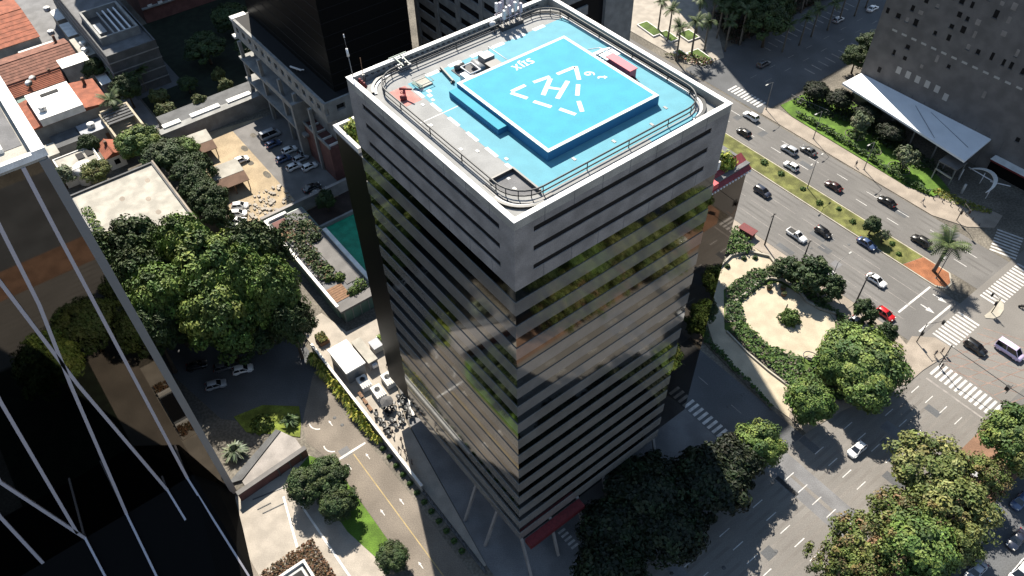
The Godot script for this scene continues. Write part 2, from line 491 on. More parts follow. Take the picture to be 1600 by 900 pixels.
# ---------------------------------------------------------------- people: one skin over a jointed skeleton
func person_mesh(pose: String, shirt: Color, legs: Color, hair: Color) -> ArrayMesh:
	var skin := Color(0.27, 0.15, 0.1)
	var shoe := Color(0.03, 0.028, 0.025)
	var st := 0.3 if pose == "walk" else 0.06
	var B := []   # a, b, ra, rb, colour
	var hip := Vector3(0, 0.92, 0)
	var chest := Vector3(0.03, 1.32, 0)
	B.append([hip, Vector3(0.01, 1.08, 0), 0.135, 0.12, legs])
	B.append([Vector3(0.01, 1.1, 0), chest, 0.12, 0.15, shirt])
	B.append([Vector3(0.02, 1.4, -0.15), Vector3(0.02, 1.4, 0.15), 0.065, 0.065, shirt])
	B.append([Vector3(0.03, 1.4, 0), Vector3(0.06, 1.54, 0), 0.055, 0.05, skin])
	B.append([Vector3(0.07, 1.6, 0), Vector3(0.06, 1.66, 0), 0.085, 0.09, skin])
	B.append([Vector3(0.03, 1.67, 0), Vector3(0.05, 1.72, 0), 0.085, 0.075, hair])
	B.append([Vector3(0.15, 1.61, 0), Vector3(0.17, 1.6, 0), 0.02, 0.015, skin])
	var hands := []
	for z in [-1.0, 1.0]:
		var sw: float = z * st
		var knee := Vector3(sw * 0.55 + 0.05, 0.5, z * 0.1)
		var ankle := Vector3(sw * 1.05 - (0.08 if sw < 0 else 0.0), 0.09 + (0.06 if sw < -0.1 else 0.0), z * 0.1)
		B.append([hip + Vector3(0, -0.02, z * 0.085), knee, 0.095, 0.06, legs])
		B.append([knee, ankle, 0.058, 0.042, legs])
		B.append([ankle + Vector3(-0.04, -0.04, 0), ankle + Vector3(0.16, -0.06, 0), 0.042, 0.034, shoe])
		var sh := Vector3(0.02, 1.39, z * 0.19)
		var elbow := Vector3(-sw * 0.45 - 0.02, 1.11, z * 0.25)
		var wrist := elbow + Vector3(0.12 - sw * 0.25, -0.22, -z * 0.02)
		B.append([sh, elbow, 0.055, 0.042, shirt])
		B.append([elbow, wrist, 0.04, 0.028, skin])
		var palm := wrist + (wrist - elbow).normalized() * 0.08
		B.append([wrist, palm, 0.03, 0.034, skin])
		hands.append([wrist, palm, z])
	var c := 0.034
	var lo := Vector3(-0.55, -0.02, -0.4)
	var n := Vector3i(34, 54, 24)
	var field := PackedFloat32Array()
	var own := PackedInt32Array()
	field.resize(n.x * n.y * n.z)
	own.resize(field.size())
	field.fill(1.0)
	for i in B.size():   # only the cells near each bone
		var a: Vector3 = B[i][0]
		var b: Vector3 = B[i][1]
		var far := maxf(B[i][2], B[i][3]) + 0.09
		var g0 := ((a.min(b) - Vector3.ONE * far - lo) / c).floor()
		var g1 := ((a.max(b) + Vector3.ONE * far - lo) / c).ceil()
		var ab := b - a
		for x in range(maxi(0, int(g0.x)), mini(n.x, int(g1.x) + 1)):
			for y in range(maxi(0, int(g0.y)), mini(n.y, int(g1.y) + 1)):
				for z in range(maxi(0, int(g0.z)), mini(n.z, int(g1.z) + 1)):
					var p := lo + Vector3(x, y, z) * c
					var t := clampf((p - a).dot(ab) / maxf(ab.length_squared(), 1e-6), 0, 1)
					var dd := p.distance_to(a + ab * t) - lerpf(B[i][2], B[i][3], t)
					var k := (x * n.y + y) * n.z + z
					var f := field[k]
					if dd < f: own[k] = i
					var hh := maxf(0.03 - absf(f - dd), 0.0) / 0.03
					field[k] = minf(f, dd) - hh * hh * 0.0075
	var s := SurfaceTool.new()
	s.begin(Mesh.PRIMITIVE_TRIANGLES)
	s.set_smooth_group(1)
	var at := {}
	var offs := [0, n.y * n.z, n.z, n.y * n.z + n.z, 1, n.y * n.z + 1, n.z + 1, n.y * n.z + n.z + 1]
	for x in n.x - 1:
		for y in n.y - 1:
			for z in n.z - 1:
				var k := (x * n.y + y) * n.z + z
				var inside := 0
				for o in offs: inside += 1 if field[k + o] < 0.0 else 0
				if inside == 0 or inside == 8: continue
				var sum := V
				var cnt := 0
				for e in [[0, 1], [2, 3], [4, 5], [6, 7], [0, 2], [1, 3], [4, 6], [5, 7], [0, 4], [1, 5], [2, 6], [3, 7]]:
					var fa := field[k + offs[e[0]]]
					var fb := field[k + offs[e[1]]]
					if (fa < 0.0) == (fb < 0.0): continue
					var pa := Vector3(e[0] & 1, e[0] >> 1 & 1, e[0] >> 2)
					var pb := Vector3(e[1] & 1, e[1] >> 1 & 1, e[1] >> 2)
					sum += pa.lerp(pb, fa / (fa - fb))
					cnt += 1
				at[k] = lo + (Vector3(x, y, z) + sum / cnt) * c
	for k in at:
		for axis in 3:
			var o: int = offs[[1, 2, 4][axis]]
			var u: int = offs[[2, 4, 1][axis]]
			var w: int = offs[[4, 1, 2][axis]]
			if k + o >= field.size() or (field[k] < 0.0) == (field[k + o] < 0.0): continue
			var q := [k, k - u, k - u - w, k - w]
			if not (at.has(q[1]) and at.has(q[2]) and at.has(q[3])): continue
			if field[k] >= 0.0: q.reverse()
			s.set_color(B[own[k]][4])
			for i in [0, 2, 1, 0, 3, 2]: s.add_vertex(at[q[i]])
	for h in hands:   # five fingers, the thumb from the side of the palm
		var d: Vector3 = (h[1] - h[0]).normalized()
		s.set_color(skin)
		for i in 4:
			var q: Vector3 = h[1] + Vector3((i - 1.5) * 0.019, 0, 0) + d * 0.02
			var l: float = [0.065, 0.075, 0.07, 0.055][i]
			tube(s, [q, q + d * l * 0.55, q + d * l * 0.9 + Vector3(0, 0, -h[2] * 0.02)], 0.0095, 0.0075, 5)
		var th: Vector3 = h[0].lerp(h[1], 0.4) + Vector3(0.028, 0, 0)
		tube(s, [th, th + d * 0.03 + Vector3(0.02, 0, 0), th + d * 0.06 + Vector3(0.022, 0, -h[2] * 0.008)], 0.011, 0.008, 5)
	s.generate_normals()
	return s.commit()

func person(pose: String, shirt: Color, legs: Color, x: float, z: float, deg: float, label: String, y := 0.145, group := "pedestrians") -> void:
	var o := inst("person", person_mesh(pose, shirt, legs, Color(0.02, 0.015, 0.012)), M.person, null, Vector3(x, y, z))
	o.rotation.y = deg_to_rad(deg)
	tag(o, label, "person", group)

# ---------------------------------------------------------------- street furniture
func lamp_post(label: String, x: float, z: float, h: float, arms: Array, arm_len := 2.2, y := 0.14) -> void:
	var t := thing("street_lamp", label, "street lamp", Vector3(x, y, z), 0.0, "street lamps along the avenue")
	obj("base_plate", bx(-0.2, 0.2, 0, 0.08, -0.2, 0.2), M.steel, t)
	obj("pole", tube(S(), [V, Vector3(0, h, 0)], 0.12, 0.07, 8), M.steel, t)
	for a in arms:
		var d := Vector3(cos(deg_to_rad(a)), 0, -sin(deg_to_rad(a)))
		var tip: Vector3 = Vector3(0, h + 0.3, 0) + d * arm_len
		var m := obj("arm", tube(S(), [Vector3(0, h - 0.1, 0), Vector3(0, h + 0.2, 0) + d * arm_len * 0.4, tip], 0.05, 0.04, 6), M.steel, t)
		var s := S()
		bar(s, tip - d * 0.1, tip + d * 0.75, 0.3, 0.12)
		obj("lamp_head", s, M.lamp_head, m)

func wire_pole(label: String, x: float, z: float, h: float) -> void:
	var t := thing("utility_pole", label, "utility pole", Vector3(x, 0.14, z), 0.0, "dark concrete poles along the pavement")
	obj("pole", tube(S(), [V, Vector3(0, h, 0)], 0.19, 0.12, 8), M.dark_pole, t)
	obj("crossarm", bx(-0.06, 0.06, h - 0.6, h - 0.45, -0.8, 0.8), M.dark_pole, t)
	for z2 in [-0.7, 0.0, 0.7]: obj("insulator", tube(S(), [Vector3(0, h - 0.45, z2), Vector3(0, h - 0.25, z2)], 0.05, 0.04, 6), M.lamp_head, t)

func traffic_light(label: String, x: float, z: float, h: float, deg: float, arm: float) -> void:
	var t := thing("traffic_light", label, "traffic light", Vector3(x, 0.14, z), deg_to_rad(deg), "traffic lights at the junction")
	obj("pole", tube(S(), [V, Vector3(0, h, 0)], 0.1, 0.08, 8), M.dark_pole, t)
	obj("arm", tube(S(), [Vector3(0, h - 0.2, 0), Vector3(arm, h + 0.2, 0)], 0.06, 0.05, 6), M.dark_pole, t)
	for q in [Vector3(arm, h - 0.2, 0), Vector3(0.22, 2.6, 0)]:
		var hd := obj("signal_head", bx(q.x - 0.18, q.x + 0.18, q.y - 0.5, q.y + 0.5, q.z - 0.2, q.z + 0.2), M.rubber, t)
		for i in 3:
			var g := inst("lens", M.lens_mesh, M.lens_dark, hd, q + Vector3(0.18, 0.32 - i * 0.32, 0))
			g.rotation.z = PI / 2

# ================================================================ the scene
func _ready() -> void:
	# camera
	var cam := Camera3D.new()
	cam.name = "camera"
	add_child(cam)
	cam.position = Vector3(41.58, 124.05, 31.71)
	cam.rotation = Vector3(-0.834686, 0.925226, -0.0227908)
	cam.fov = 39.851
	cam.near = 0.5
	cam.far = 3000.0
	cam.current = true
	# sky and air
	var sky := ProceduralSkyMaterial.new()
	sky.sky_top_color = Color(0.34, 0.42, 0.52)
	sky.sky_horizon_color = Color(0.7, 0.73, 0.75)
	sky.sky_curve = 0.12
	sky.ground_bottom_color = Color(0.16, 0.16, 0.15)
	sky.ground_horizon_color = Color(0.45, 0.5, 0.55)
	sky.energy_multiplier = 1.15
	var env := Environment.new()
	env.background_mode = Environment.BG_SKY
	env.sky = Sky.new()
	env.sky.sky_material = sky
	env.tonemap_mode = Environment.TONE_MAPPER_LINEAR
	env.tonemap_exposure = 2.82
	env.sdfgi_enabled = true
	env.ssao_enabled = true
	env.ssil_enabled = true
	var we := WorldEnvironment.new()
	we.name = "world_environment"
	we.environment = env
	add_child(we)
	# sun: high in the sky behind the far left of the picture
	var sun := DirectionalLight3D.new()
	sun.name = "sun"
	sun.light_energy = 1.6
	sun.light_color = Color(1.0, 0.965, 0.905)
	sun.light_angular_distance = 0.5
	sun.shadow_enabled = true
	sun.directional_shadow_max_distance = 500.0
	add_child(sun)
	var el := deg_to_rad(48.0)
	var az := deg_to_rad(22.0)
	sun.look_at_from_position(V, Vector3(cos(el) * cos(az), -sin(el), cos(el) * sin(az)), Vector3.UP)
	materials()
	streets()
	tower()
	glass_tower()
	far_buildings()
	east_building()
	west_yards()
	houses()
	terrace()
	gardens()
	vehicles()
	trees()
	furniture()

func materials() -> void:
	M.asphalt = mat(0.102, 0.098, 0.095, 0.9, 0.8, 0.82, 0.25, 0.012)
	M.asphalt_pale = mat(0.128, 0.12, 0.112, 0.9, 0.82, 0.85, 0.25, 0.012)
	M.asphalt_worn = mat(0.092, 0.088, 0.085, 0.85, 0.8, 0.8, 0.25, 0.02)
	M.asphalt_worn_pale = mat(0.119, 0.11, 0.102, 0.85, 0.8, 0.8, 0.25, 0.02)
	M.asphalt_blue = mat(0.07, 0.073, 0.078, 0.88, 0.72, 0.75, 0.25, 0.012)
	M.paver = mat(0.128, 0.11, 0.092, 0.9, 0.7, 0.72, 0.3, 0.015)
	M.dirt = mat(0.1, 0.09, 0.075, 0.95, 0.6, 0.6, 0.1, 0.01)
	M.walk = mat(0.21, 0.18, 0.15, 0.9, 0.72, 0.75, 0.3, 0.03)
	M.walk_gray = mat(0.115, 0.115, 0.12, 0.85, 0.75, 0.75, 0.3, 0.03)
	M.walk_orange = mat(0.165, 0.095, 0.062, 0.9, 0.65, 0.7, 0.3, 0.03)
	M.plaza_cream = mat(0.3, 0.26, 0.195, 0.9, 0.82, 0.82, 0.3, 0.04)
	M.plaza_pale = mat(0.24, 0.215, 0.185, 0.88, 0.82, 0.8, 0.3, 0.04)
	M.kerb = mat(0.27, 0.25, 0.21, 0.85, 0.75, 0.8, 0.4, 0.05)
	M.paint = mat(0.4, 0.39, 0.38, 0.75, 0.55, 0.7, 0.6, 0.08)
	M.paint_faint = mat(0.19, 0.175, 0.165, 0.8, 0.6, 0.7, 0.6, 0.08)
	M.paint_yellow = mat(0.25, 0.19, 0.09, 0.8, 0.65, 0.75, 0.6, 0.08)
	M.paint_pink = mat(0.17, 0.115, 0.095, 0.8, 0.5, 0.6, 0.6, 0.08)
	M.soil = mat(0.2, 0.08, 0.038, 0.95, 0.6, 0.7, 0.3, 0.05)
	M.sand = mat(0.255, 0.2, 0.132, 0.95, 0.75, 0.75, 0.2, 0.03)
	M.grass = mat(0.052, 0.085, 0.016, 0.95, 0.45, 0.55, 0.35, 0.04)
	M.grass_olive = mat(0.1, 0.125, 0.018, 0.95, 0.45, 0.5, 0.35, 0.05)
	M.court_green = mat(0.007, 0.012, 0.006, 0.95, 0.45, 0.5, 0.35, 0.05)  # very dark green, with the court's deep shade put into the colour
	M.grass_bright = mat(0.06, 0.115, 0.013, 0.95, 0.5, 0.6, 0.35, 0.04)
	M.grass_dry = mat(0.095, 0.1, 0.03, 0.95, 0.45, 0.5, 0.35, 0.05)
	M.concrete = mat(0.19, 0.175, 0.165, 0.8, 0.8, 0.72, 0.3, 0.04)
	M.granite = mat(0.128, 0.118, 0.106, 0.06, 0.88, 0.85, 0.3, 0.05, 1.0)
	M.concrete_dark = mat(0.07, 0.072, 0.075, 0.85, 0.75, 0.7, 0.3, 0.04)
	M.concrete_facade = mat(0.105, 0.1, 0.098, 0.85, 0.8, 0.75, 0.3, 0.03)
	M.white_wall = mat(0.5, 0.49, 0.47, 0.8, 0.85, 0.8, 0.3, 0.05)
	M.white_roof = mat(0.6, 0.59, 0.57, 0.75, 0.85, 0.8, 0.3, 0.05)
	M.gray_wall = mat(0.19, 0.19, 0.185, 0.85, 0.8, 0.75, 0.3, 0.05)
	M.roof_deck = mat(0.185, 0.187, 0.187, 0.85, 0.9, 0.85, 0.3, 0.05)
	M.roof_gray = mat(0.1, 0.1, 0.105, 0.85, 0.8, 0.75, 0.3, 0.05)
	M.roof_pale = mat(0.26, 0.245, 0.215, 0.85, 0.82, 0.72, 0.3, 0.035)
	M.roof_dark = mat(0.005, 0.005, 0.006, 0.8, 0.8, 0.8, 0.3, 0.05)
	M.tile = mat(0.19, 0.062, 0.035, 0.9, 0.6, 0.65, 0.5, 0.06)
	M.tile_old = mat(0.15, 0.068, 0.048, 0.9, 0.55, 0.6, 0.5, 0.06)
	M.cyan = mat(0.024, 0.2, 0.272, 0.8, 0.94, 0.9, 0.25, 0.05)
	M.pad_side = plain(0.008, 0.1, 0.22, 0.7)
	M.cyan_pale = mat(0.068, 0.21, 0.265, 0.8, 0.95, 0.9, 0.25, 0.06)
	M.mark_white = mat(0.42, 0.43, 0.43, 0.7, 0.8, 0.85, 0.5, 0.1)
	M.pink_paint = mat(0.33, 0.13, 0.115, 0.8, 0.75, 0.7, 0.5, 0.1)
	M.red = plain(0.32, 0.03, 0.04, 0.5)
	M.red_cabinet = plain(0.36, 0.06, 0.085, 0.5)
	M.red_dark = mat(0.1, 0.012, 0.014, 0.6, 0.7, 0.8)
	M.steel = plain(0.13, 0.13, 0.13, 0.5, 0.4)
	M.rail = plain(0.02, 0.022, 0.024, 0.5)
	M.white_metal = plain(0.45, 0.45, 0.46, 0.5)
	M.lilac_metal = plain(0.3, 0.27, 0.32, 0.5)
	M.gray_metal = plain(0.16, 0.165, 0.17, 0.5, 0.2)
	M.dark_metal = plain(0.04, 0.04, 0.042, 0.5)
	M.dark_pole = mat(0.045, 0.042, 0.04, 0.85, 0.7, 0.8)
	M.lamp_head = plain(0.28, 0.28, 0.27, 0.5)
	M.lens_dark = plain(0.06, 0.012, 0.008, 0.25)
	M.bark = mat(0.06, 0.045, 0.032, 0.95, 0.5, 0.6, 0.8, 0.2)
	M.palm_bark = mat(0.11, 0.1, 0.085, 0.9, 0.6, 0.7, 0.8, 0.2)
	M.shaft = plain(0.06, 0.1, 0.03, 0.6)
	M.leaf = leafmat()
	M.person = plain(1, 1, 1, 0.8)
	M.person.vertex_color_use_as_albedo = true
	M.wood = mat(0.14, 0.075, 0.04, 0.8, 0.55, 0.7, 0.6, 0.15)
	M.brown_wall = mat(0.1, 0.06, 0.042, 0.9, 0.7, 0.75, 0.3, 0.06)
	M.maroon = mat(0.1, 0.045, 0.04, 0.85, 0.7, 0.75, 0.3, 0.06)
	M.teal = mat(0.014, 0.22, 0.125, 0.5, 0.8, 0.7, 0.2, 0.05)
	M.teal_wall = mat(0.07, 0.12, 0.1, 0.4, 0.85, 0.8, 0.2, 0.05)
	M.maroon_dark = mat(0.03, 0.02, 0.016, 0.9, 0.7, 0.7, 0.3, 0.06)
	M.red_awning = mat(0.15, 0.025, 0.03, 0.7, 0.7, 0.8)
	M.blue_gray = mat(0.2, 0.21, 0.235, 0.6, 0.88, 0.85, 0.2, 0.03)
	M.canopy_white = mat(0.62, 0.63, 0.65, 0.5, 0.95, 0.92, 0.2, 0.03)
	M.black_glass = plain(0.007, 0.007, 0.007, 0.35, 0.0, 0.12)
	M.glass = plain(0.012, 0.013, 0.014, 0.08, 0.0, 0.6)
	M.mirror = plain(0.155, 0.155, 0.148, 0.05, 1.0)
	M.mirror_dark = plain(0.1, 0.093, 0.084, 0.025, 1.0)
	M.mirror_wing = plain(0.11, 0.095, 0.08, 0.025, 1.0)
	M.skirt_glass = plain(0.006, 0.006, 0.006, 0.7, 0.0, 0.08)
	M.slot_glass = plain(0.008, 0.008, 0.009, 0.5, 0.0, 0.2)
	M.brace = plain(0.36, 0.34, 0.37, 0.45, 0.1)
	M.rubber = plain(0.012, 0.012, 0.012, 0.8)
	M.rim = plain(0.2, 0.2, 0.21, 0.35, 0.7)
	M.car_glass = plain(0.01, 0.011, 0.013, 0.06, 0.0, 0.6)
	M.lamp_glass = plain(0.45, 0.45, 0.43, 0.15)
	M.tail_red = plain(0.25, 0.01, 0.01, 0.2)
	for p in [["white", 0.6, 0.6, 0.6], ["black", 0.006, 0.006, 0.007], ["navy", 0.012, 0.014, 0.026], ["red", 0.4, 0.008, 0.012], ["silver", 0.27, 0.28, 0.3], ["maroon", 0.03, 0.008, 0.008], ["gray", 0.06, 0.062, 0.066], ["blue", 0.035, 0.06, 0.13], ["purple", 0.13, 0.075, 0.19], ["lilac", 0.52, 0.42, 0.58]]:
		var q := plain(p[1], p[2], p[3], 0.35, 0.0, 0.5)
		q.clearcoat_enabled = true
		q.clearcoat = 0.8
		q.clearcoat_roughness = 0.06
		M["paint_" + p[0]] = q
	var ty := CylinderMesh.new()
	ty.top_radius = 0.32; ty.bottom_radius = 0.32; ty.height = 0.21; ty.radial_segments = 16; ty.rings = 1
	M.tyre_mesh = ty
	var rm := CylinderMesh.new()
	rm.top_radius = 0.2; rm.bottom_radius = 0.2; rm.height = 0.225; rm.radial_segments = 12; rm.rings = 1
	M.rim_mesh = rm
	var ln := CylinderMesh.new()
	ln.top_radius = 0.11; ln.bottom_radius = 0.11; ln.height = 0.06; ln.radial_segments = 10; ln.rings = 1
	M.lens_mesh = ln
	for k in SHAPES: M["proto_" + k] = car_proto(k)

# ---------------------------------------------------------------- streets
func marks(road: Node, called: String, mesh_size: Vector2, material: Material, spots: Array, y: float, deg := 0.0) -> void:   # painted pieces, one object each
	var mesh := bx(-mesh_size.x / 2, mesh_size.x / 2, -0.003, 0.003, -mesh_size.y / 2, mesh_size.y / 2)
	mesh.generate_normals()
	var me := mesh.commit()
	for p in spots:
		var o := inst(called, me, material, road, Vector3(p[0], y, p[1]))
		o.rotation.y = deg_to_rad(deg)

func row(x0: float, z0: float, dx: float, dz: float, n: int) -> Array:
	var o := []
	for i in n: o.append([x0 + dx * i, z0 + dz * i])
	return o

func streets() -> void:
	var g := ground("ground", bx(-900, 900, -0.6, 0, -1100, 700), M.dirt, "bare ground of the city blocks under everything")
	# roads lie as sheets just above the ground
	var near_lanes := ground("avenue_near_lanes", bx(-700, 12.6, -0.2, 0.02, -104.8, -88.2), M.asphalt, "near carriageway of the avenue, four lanes beside the round garden")
	var far_lanes := ground("avenue_far_lanes", bx(-700, 12.6, -0.2, 0.02, -123.6, -111.2), M.asphalt, "far carriageway of the avenue, beyond the planted strip")
	var street := ground("cross_street", bx(12.6, 31.6, -0.2, 0.024, -900, 500), M.asphalt_pale, "wide street with dashed lanes at lower right")
	ground("avenue_beyond", bx(31.6, 700, -0.2, 0.02, -123.6, -88.2), M.asphalt, "the avenue going on past the junction")
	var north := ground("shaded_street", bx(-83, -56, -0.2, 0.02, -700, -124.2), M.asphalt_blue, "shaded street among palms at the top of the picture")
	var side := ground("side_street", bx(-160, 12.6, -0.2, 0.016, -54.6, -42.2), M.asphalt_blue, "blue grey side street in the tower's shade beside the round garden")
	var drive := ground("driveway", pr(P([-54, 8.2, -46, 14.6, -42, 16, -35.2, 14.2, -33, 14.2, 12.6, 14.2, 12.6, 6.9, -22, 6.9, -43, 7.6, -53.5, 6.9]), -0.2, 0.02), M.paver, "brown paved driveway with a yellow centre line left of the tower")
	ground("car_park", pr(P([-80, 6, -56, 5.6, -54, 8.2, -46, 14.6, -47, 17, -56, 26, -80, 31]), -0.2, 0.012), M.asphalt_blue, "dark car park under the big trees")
	# pavements with kerbs
	ground("far_pavement", pr(P([-55.5, -124.2, -6, -123.9, 1, -126.5, 5, -131, 4, -136, -6, -134.5, -9, -129.4, -16, -128, -54, -129.3, -57, -127]), 0, 0.14), M.walk, "pale pavement along the far side of the avenue")
	ground("near_pavement", pr(P([-60, -88, 9, -88, 12.8, -86.6, 13.6, -84, 15, -79, 12.5, -76, -8, -84.2, -22, -84.8, -33, -84.2, -60, -84]), 0, 0.14), M.walk, "cream pavement between the avenue and the round garden")
	ground("corner_pavement", pr(P([11.5, -89.6, 14.5, -92.8, 17.6, -93, 18.4, -91, 17.6, -84, 17.6, -78.3, 15.2, -77, 12.6, -77, 12.6, -84]), 0, 0.145), M.walk, "worn street corner with kerbs where two people stand")
	ground("street_pavement", pr(P([12.7, -76.8, 15, -77, 17.2, -78, 13.6, -64, 12.6, -55.5, 8.6, -55.6, 7.2, -58, 6, -62]), 0, 0.135), M.walk, "pavement of the wide street under the garden's big tree")
	ground("garden_path", pr(P([-26, -84.6, -23.4, -84.6, -19.6, -84.4, -17.5, -83.4, -20, -79, -20, -70, -13.8, -63.3, -12.8, -62.2, -6.8, -61.2, 5, -60.8, 7.2, -58, 8.6, -55.6, 5.4, -55.4, -10, -57.2, -12, -58, -18, -62, -20.8, -65, -22.4, -70, -24.6, -74, -25.4, -79]), 0, 0.15), M.plaza_cream, "sunlit cream path curving round the garden")
	ground("right_pavement", bx(31.6, 40.6, -0.1, 0.14, -84, 400), M.walk_orange, "orange brown pavement under trees right of the street")
	ground("right_corner", pr(P([31.6, -84, 34, -87.6, 60, -87.6, 60, -84]), -0.1, 0.14), M.walk_orange, "pavement corner beyond the crossing at right")
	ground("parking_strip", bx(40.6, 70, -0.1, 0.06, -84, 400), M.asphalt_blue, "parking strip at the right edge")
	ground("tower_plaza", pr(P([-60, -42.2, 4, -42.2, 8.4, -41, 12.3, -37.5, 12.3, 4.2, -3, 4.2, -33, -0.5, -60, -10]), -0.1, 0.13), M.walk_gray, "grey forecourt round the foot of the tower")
	ground("pale_court", pr(P([-39.4, 16.9, -33, 15.2, -10, 18, -4, 19, -4, 60, -40.4, 60]), -0.1, 0.1), M.plaza_pale, "pale paved court between the glass tower and the driveway")
	ground("plaza_with_palms", pr(P([-128, -126.5, -84, -126.6, -81, -130, -80, -137, -95, -150, -120, -160]), -0.1, 0.12), M.plaza_pale, "pale plaza with planters and palms at the top")
	# islands
	ground("median", pr(P([-200, -110.9, 6.6, -110.9, 8.6, -108.4, 8.6, -106.2, 6.8, -105, -200, -105]), 0, 0.13), M.kerb, "kerb of the planted strip in the avenue")
	ground("median_grass", pr(P([-200, -110.6, 0.3, -110.6, -1.2, -105.3, -200, -105.3]), 0.1, 0.17), M.grass_dry, "dry grass on the planted strip in the avenue")
	ground("median_soil", pr(P([0.4, -110.6, 6.4, -110.6, 8.2, -108.3, 8.2, -106.4, 6.6, -105.3, -1.1, -105.3]), 0.1, 0.16), M.soil, "orange soil at the tip of the planted strip")
	ground("crossing_island", pr(smooth(P([17.4, -104.6, 19.6, -106.8, 18.9, -111, 16.6, -112.4, 17.6, -108.4]), 1), 0, 0.14), M.kerb, "small pale kerbed island at the crossing")
	# painted markings, each its own piece
	var my := 0.027
	for z in [-92.2, -96.3, -100.4]:
		marks(near_lanes, "lane_line", Vector2(9.4, 0.13), M.paint_faint, row(-120, z, 11.2, 0, 12), my)
	marks(near_lanes, "stop_line", Vector2(0.42, 11.2), M.paint, [[6.2, -98.6], [11.7, -97.4]], my)
	marks(near_lanes, "crossing_stripe", Vector2(4.6, 0.46), M.paint, row(15.9, -93.6, 0, -0.98, 10), 0.031)
	for z in [-98.4, -102.8]:
		obj("lane_arrow", pr(P([7.7, z - 0.12, 9.2, z - 0.14, 9.2, z - 0.6, 10.9, z, 9.2, z + 0.6, 9.2, z + 0.14, 7.7, z + 0.12]), 0.022, 0.027), M.paint, near_lanes)
	for z in [-115.3, -119.4]:
		marks(far_lanes, "lane_dash", Vector2(3.0, 0.14), M.paint, row(-110, z, 8.3, 0, 15), my)
	marks(street, "crossing_stripe", Vector2(4.2, 0.5), M.paint, row(16.0, -110.2, 0, -1.02, 15), 0.031)
	marks(far_lanes, "crossing_stripe", Vector2(5.4, 0.5), M.paint, row(8.2, -131.8, 0.32, 1.0, 8), 0.04, 17.0)
	marks(street, "crossing_stripe", Vector2(0.52, 4.0), M.paint, row(19.0, -86.3, 1.0, 0, 13), 0.031)
	for zz in [-79.0, -70.8, -62.6, -54.4, -46.2, -38.0, -29.8, -21.6, -13.4, -5.2, 3.0, 11.2, 19.4]:
		marks(street, "lane_dash", Vector2(0.15, 2.4), M.paint, [[19.2, zz], [22.1, zz], [25.0, zz], [28.0, zz]] if zz < -66 else [[16.3, zz], [19.2, zz], [22.1, zz], [25.0, zz], [28.0, zz]], 0.031)
	marks(street, "stop_line", Vector2(12.4, 0.4), M.paint_faint, [[25.2, -82.9]], 0.031)
	var box_lines := S()
	for i in 8:
		bar(box_lines, Vector3(19.0, 0.026, -98.5 + i * 2.2 - 4.0), Vector3(19.0 + 12.5, 0.026, -98.5 + i * 2.2 - 10.0), 0.16, 0.006)
	for i in 6:
		var x := 18.6 + i * 2.6
		bar(box_lines, Vector3(x, 0.0275, -89.2), Vector3(x + 4.2, 0.0275, -103.2), 0.16, 0.006)
	obj("yellow_box_lines", box_lines, M.paint_pink, street)
	obj("kerb_line", bar(S(), Vector3(19.3, 0.028, -88.9), Vector3(33, 0.028, -88.9), 0.14, 0.006), M.paint_pink, street)
	marks(north, "crossing_stripe", Vector2(0.55, 3.4), M.paint, row(-68.4, -127.4, 1.1, 0, 10), my)
	marks(north, "lane_dash", Vector2(0.15, 2.6), M.paint_faint, row(-68.5, -136, 0, -8.0, 9) + row(-64.8, -138, 0, -8.0, 9), my)
	for k in 14:
		marks(north, "parking_mark", Vector2(3.4, 0.4), M.paint_faint, [[-60.4, -150.0 - k * 3.0], [-75.8, -150.0 - k * 3.0]], my)
	marks(side, "crossing_stripe", Vector2(0.56, 2.5), M.paint, row(-4.8, -43.7, 1.15, 0.0, 10), 0.022)
	marks(side, "lane_dash", Vector2(2.4, 0.14), M.paint_faint, row(-56, -49.6, 8.2, 0, 9), 0.022)
	marks(drive, "stop_line", Vector2(0.42, 6.2), M.paint, [[-35.1, 10.8]], my)
	obj("yellow_line", bx(-34.4, 12.4, 0.021, 0.026, 10.45, 10.63), M.paint_yellow, drive)
	for q in [[-32.6, 12.4, 180.0], [-32.4, 8.8, 180.0], [-21.6, 12.4, 180.0], [-21.3, 8.8, 180.0], [-42.6, 10.6, 180.0], [-10, 12.4, 180.0]]:
		var a := obj("lane_arrow", pr(P([-0.65, -0.07, 0.2, -0.07, 0.2, -0.24, 0.8, 0, 0.2, 0.24, 0.2, 0.07, -0.65, 0.07]), 0.0, 0.005), M.paint, drive, Vector3(q[0], 0.022, q[1]))
		a.rotation.y = deg_to_rad(q[2])
	for a in [[-44.4, 13.4], [-38.6, 13.6]]:
		var s := S()
		var arc := []
		for k in 7: arc.append(Vector3(a[0] + 1.8 * cos(0.4 + k * 0.25), 0, a[1] + 1.8 * sin(0.4 + k * 0.25) - 1.4))
		band(s, arc, 0.22, 0.021, 0.027, false)
		obj("kerb_arc", s, M.paint, drive)
	# wear: patches, darkened wheel tracks, covers
	obj("pale_band", bx(12.8, 29.6, 0.0245, 0.0275, -49.6, -44.0), M.walk_gray, street)
	obj("worn_streak", bx(16.4, 28.6, 0.028, 0.0295, -47.0, -46.3), M.asphalt_worn_pale, street)
	rng.seed = 123
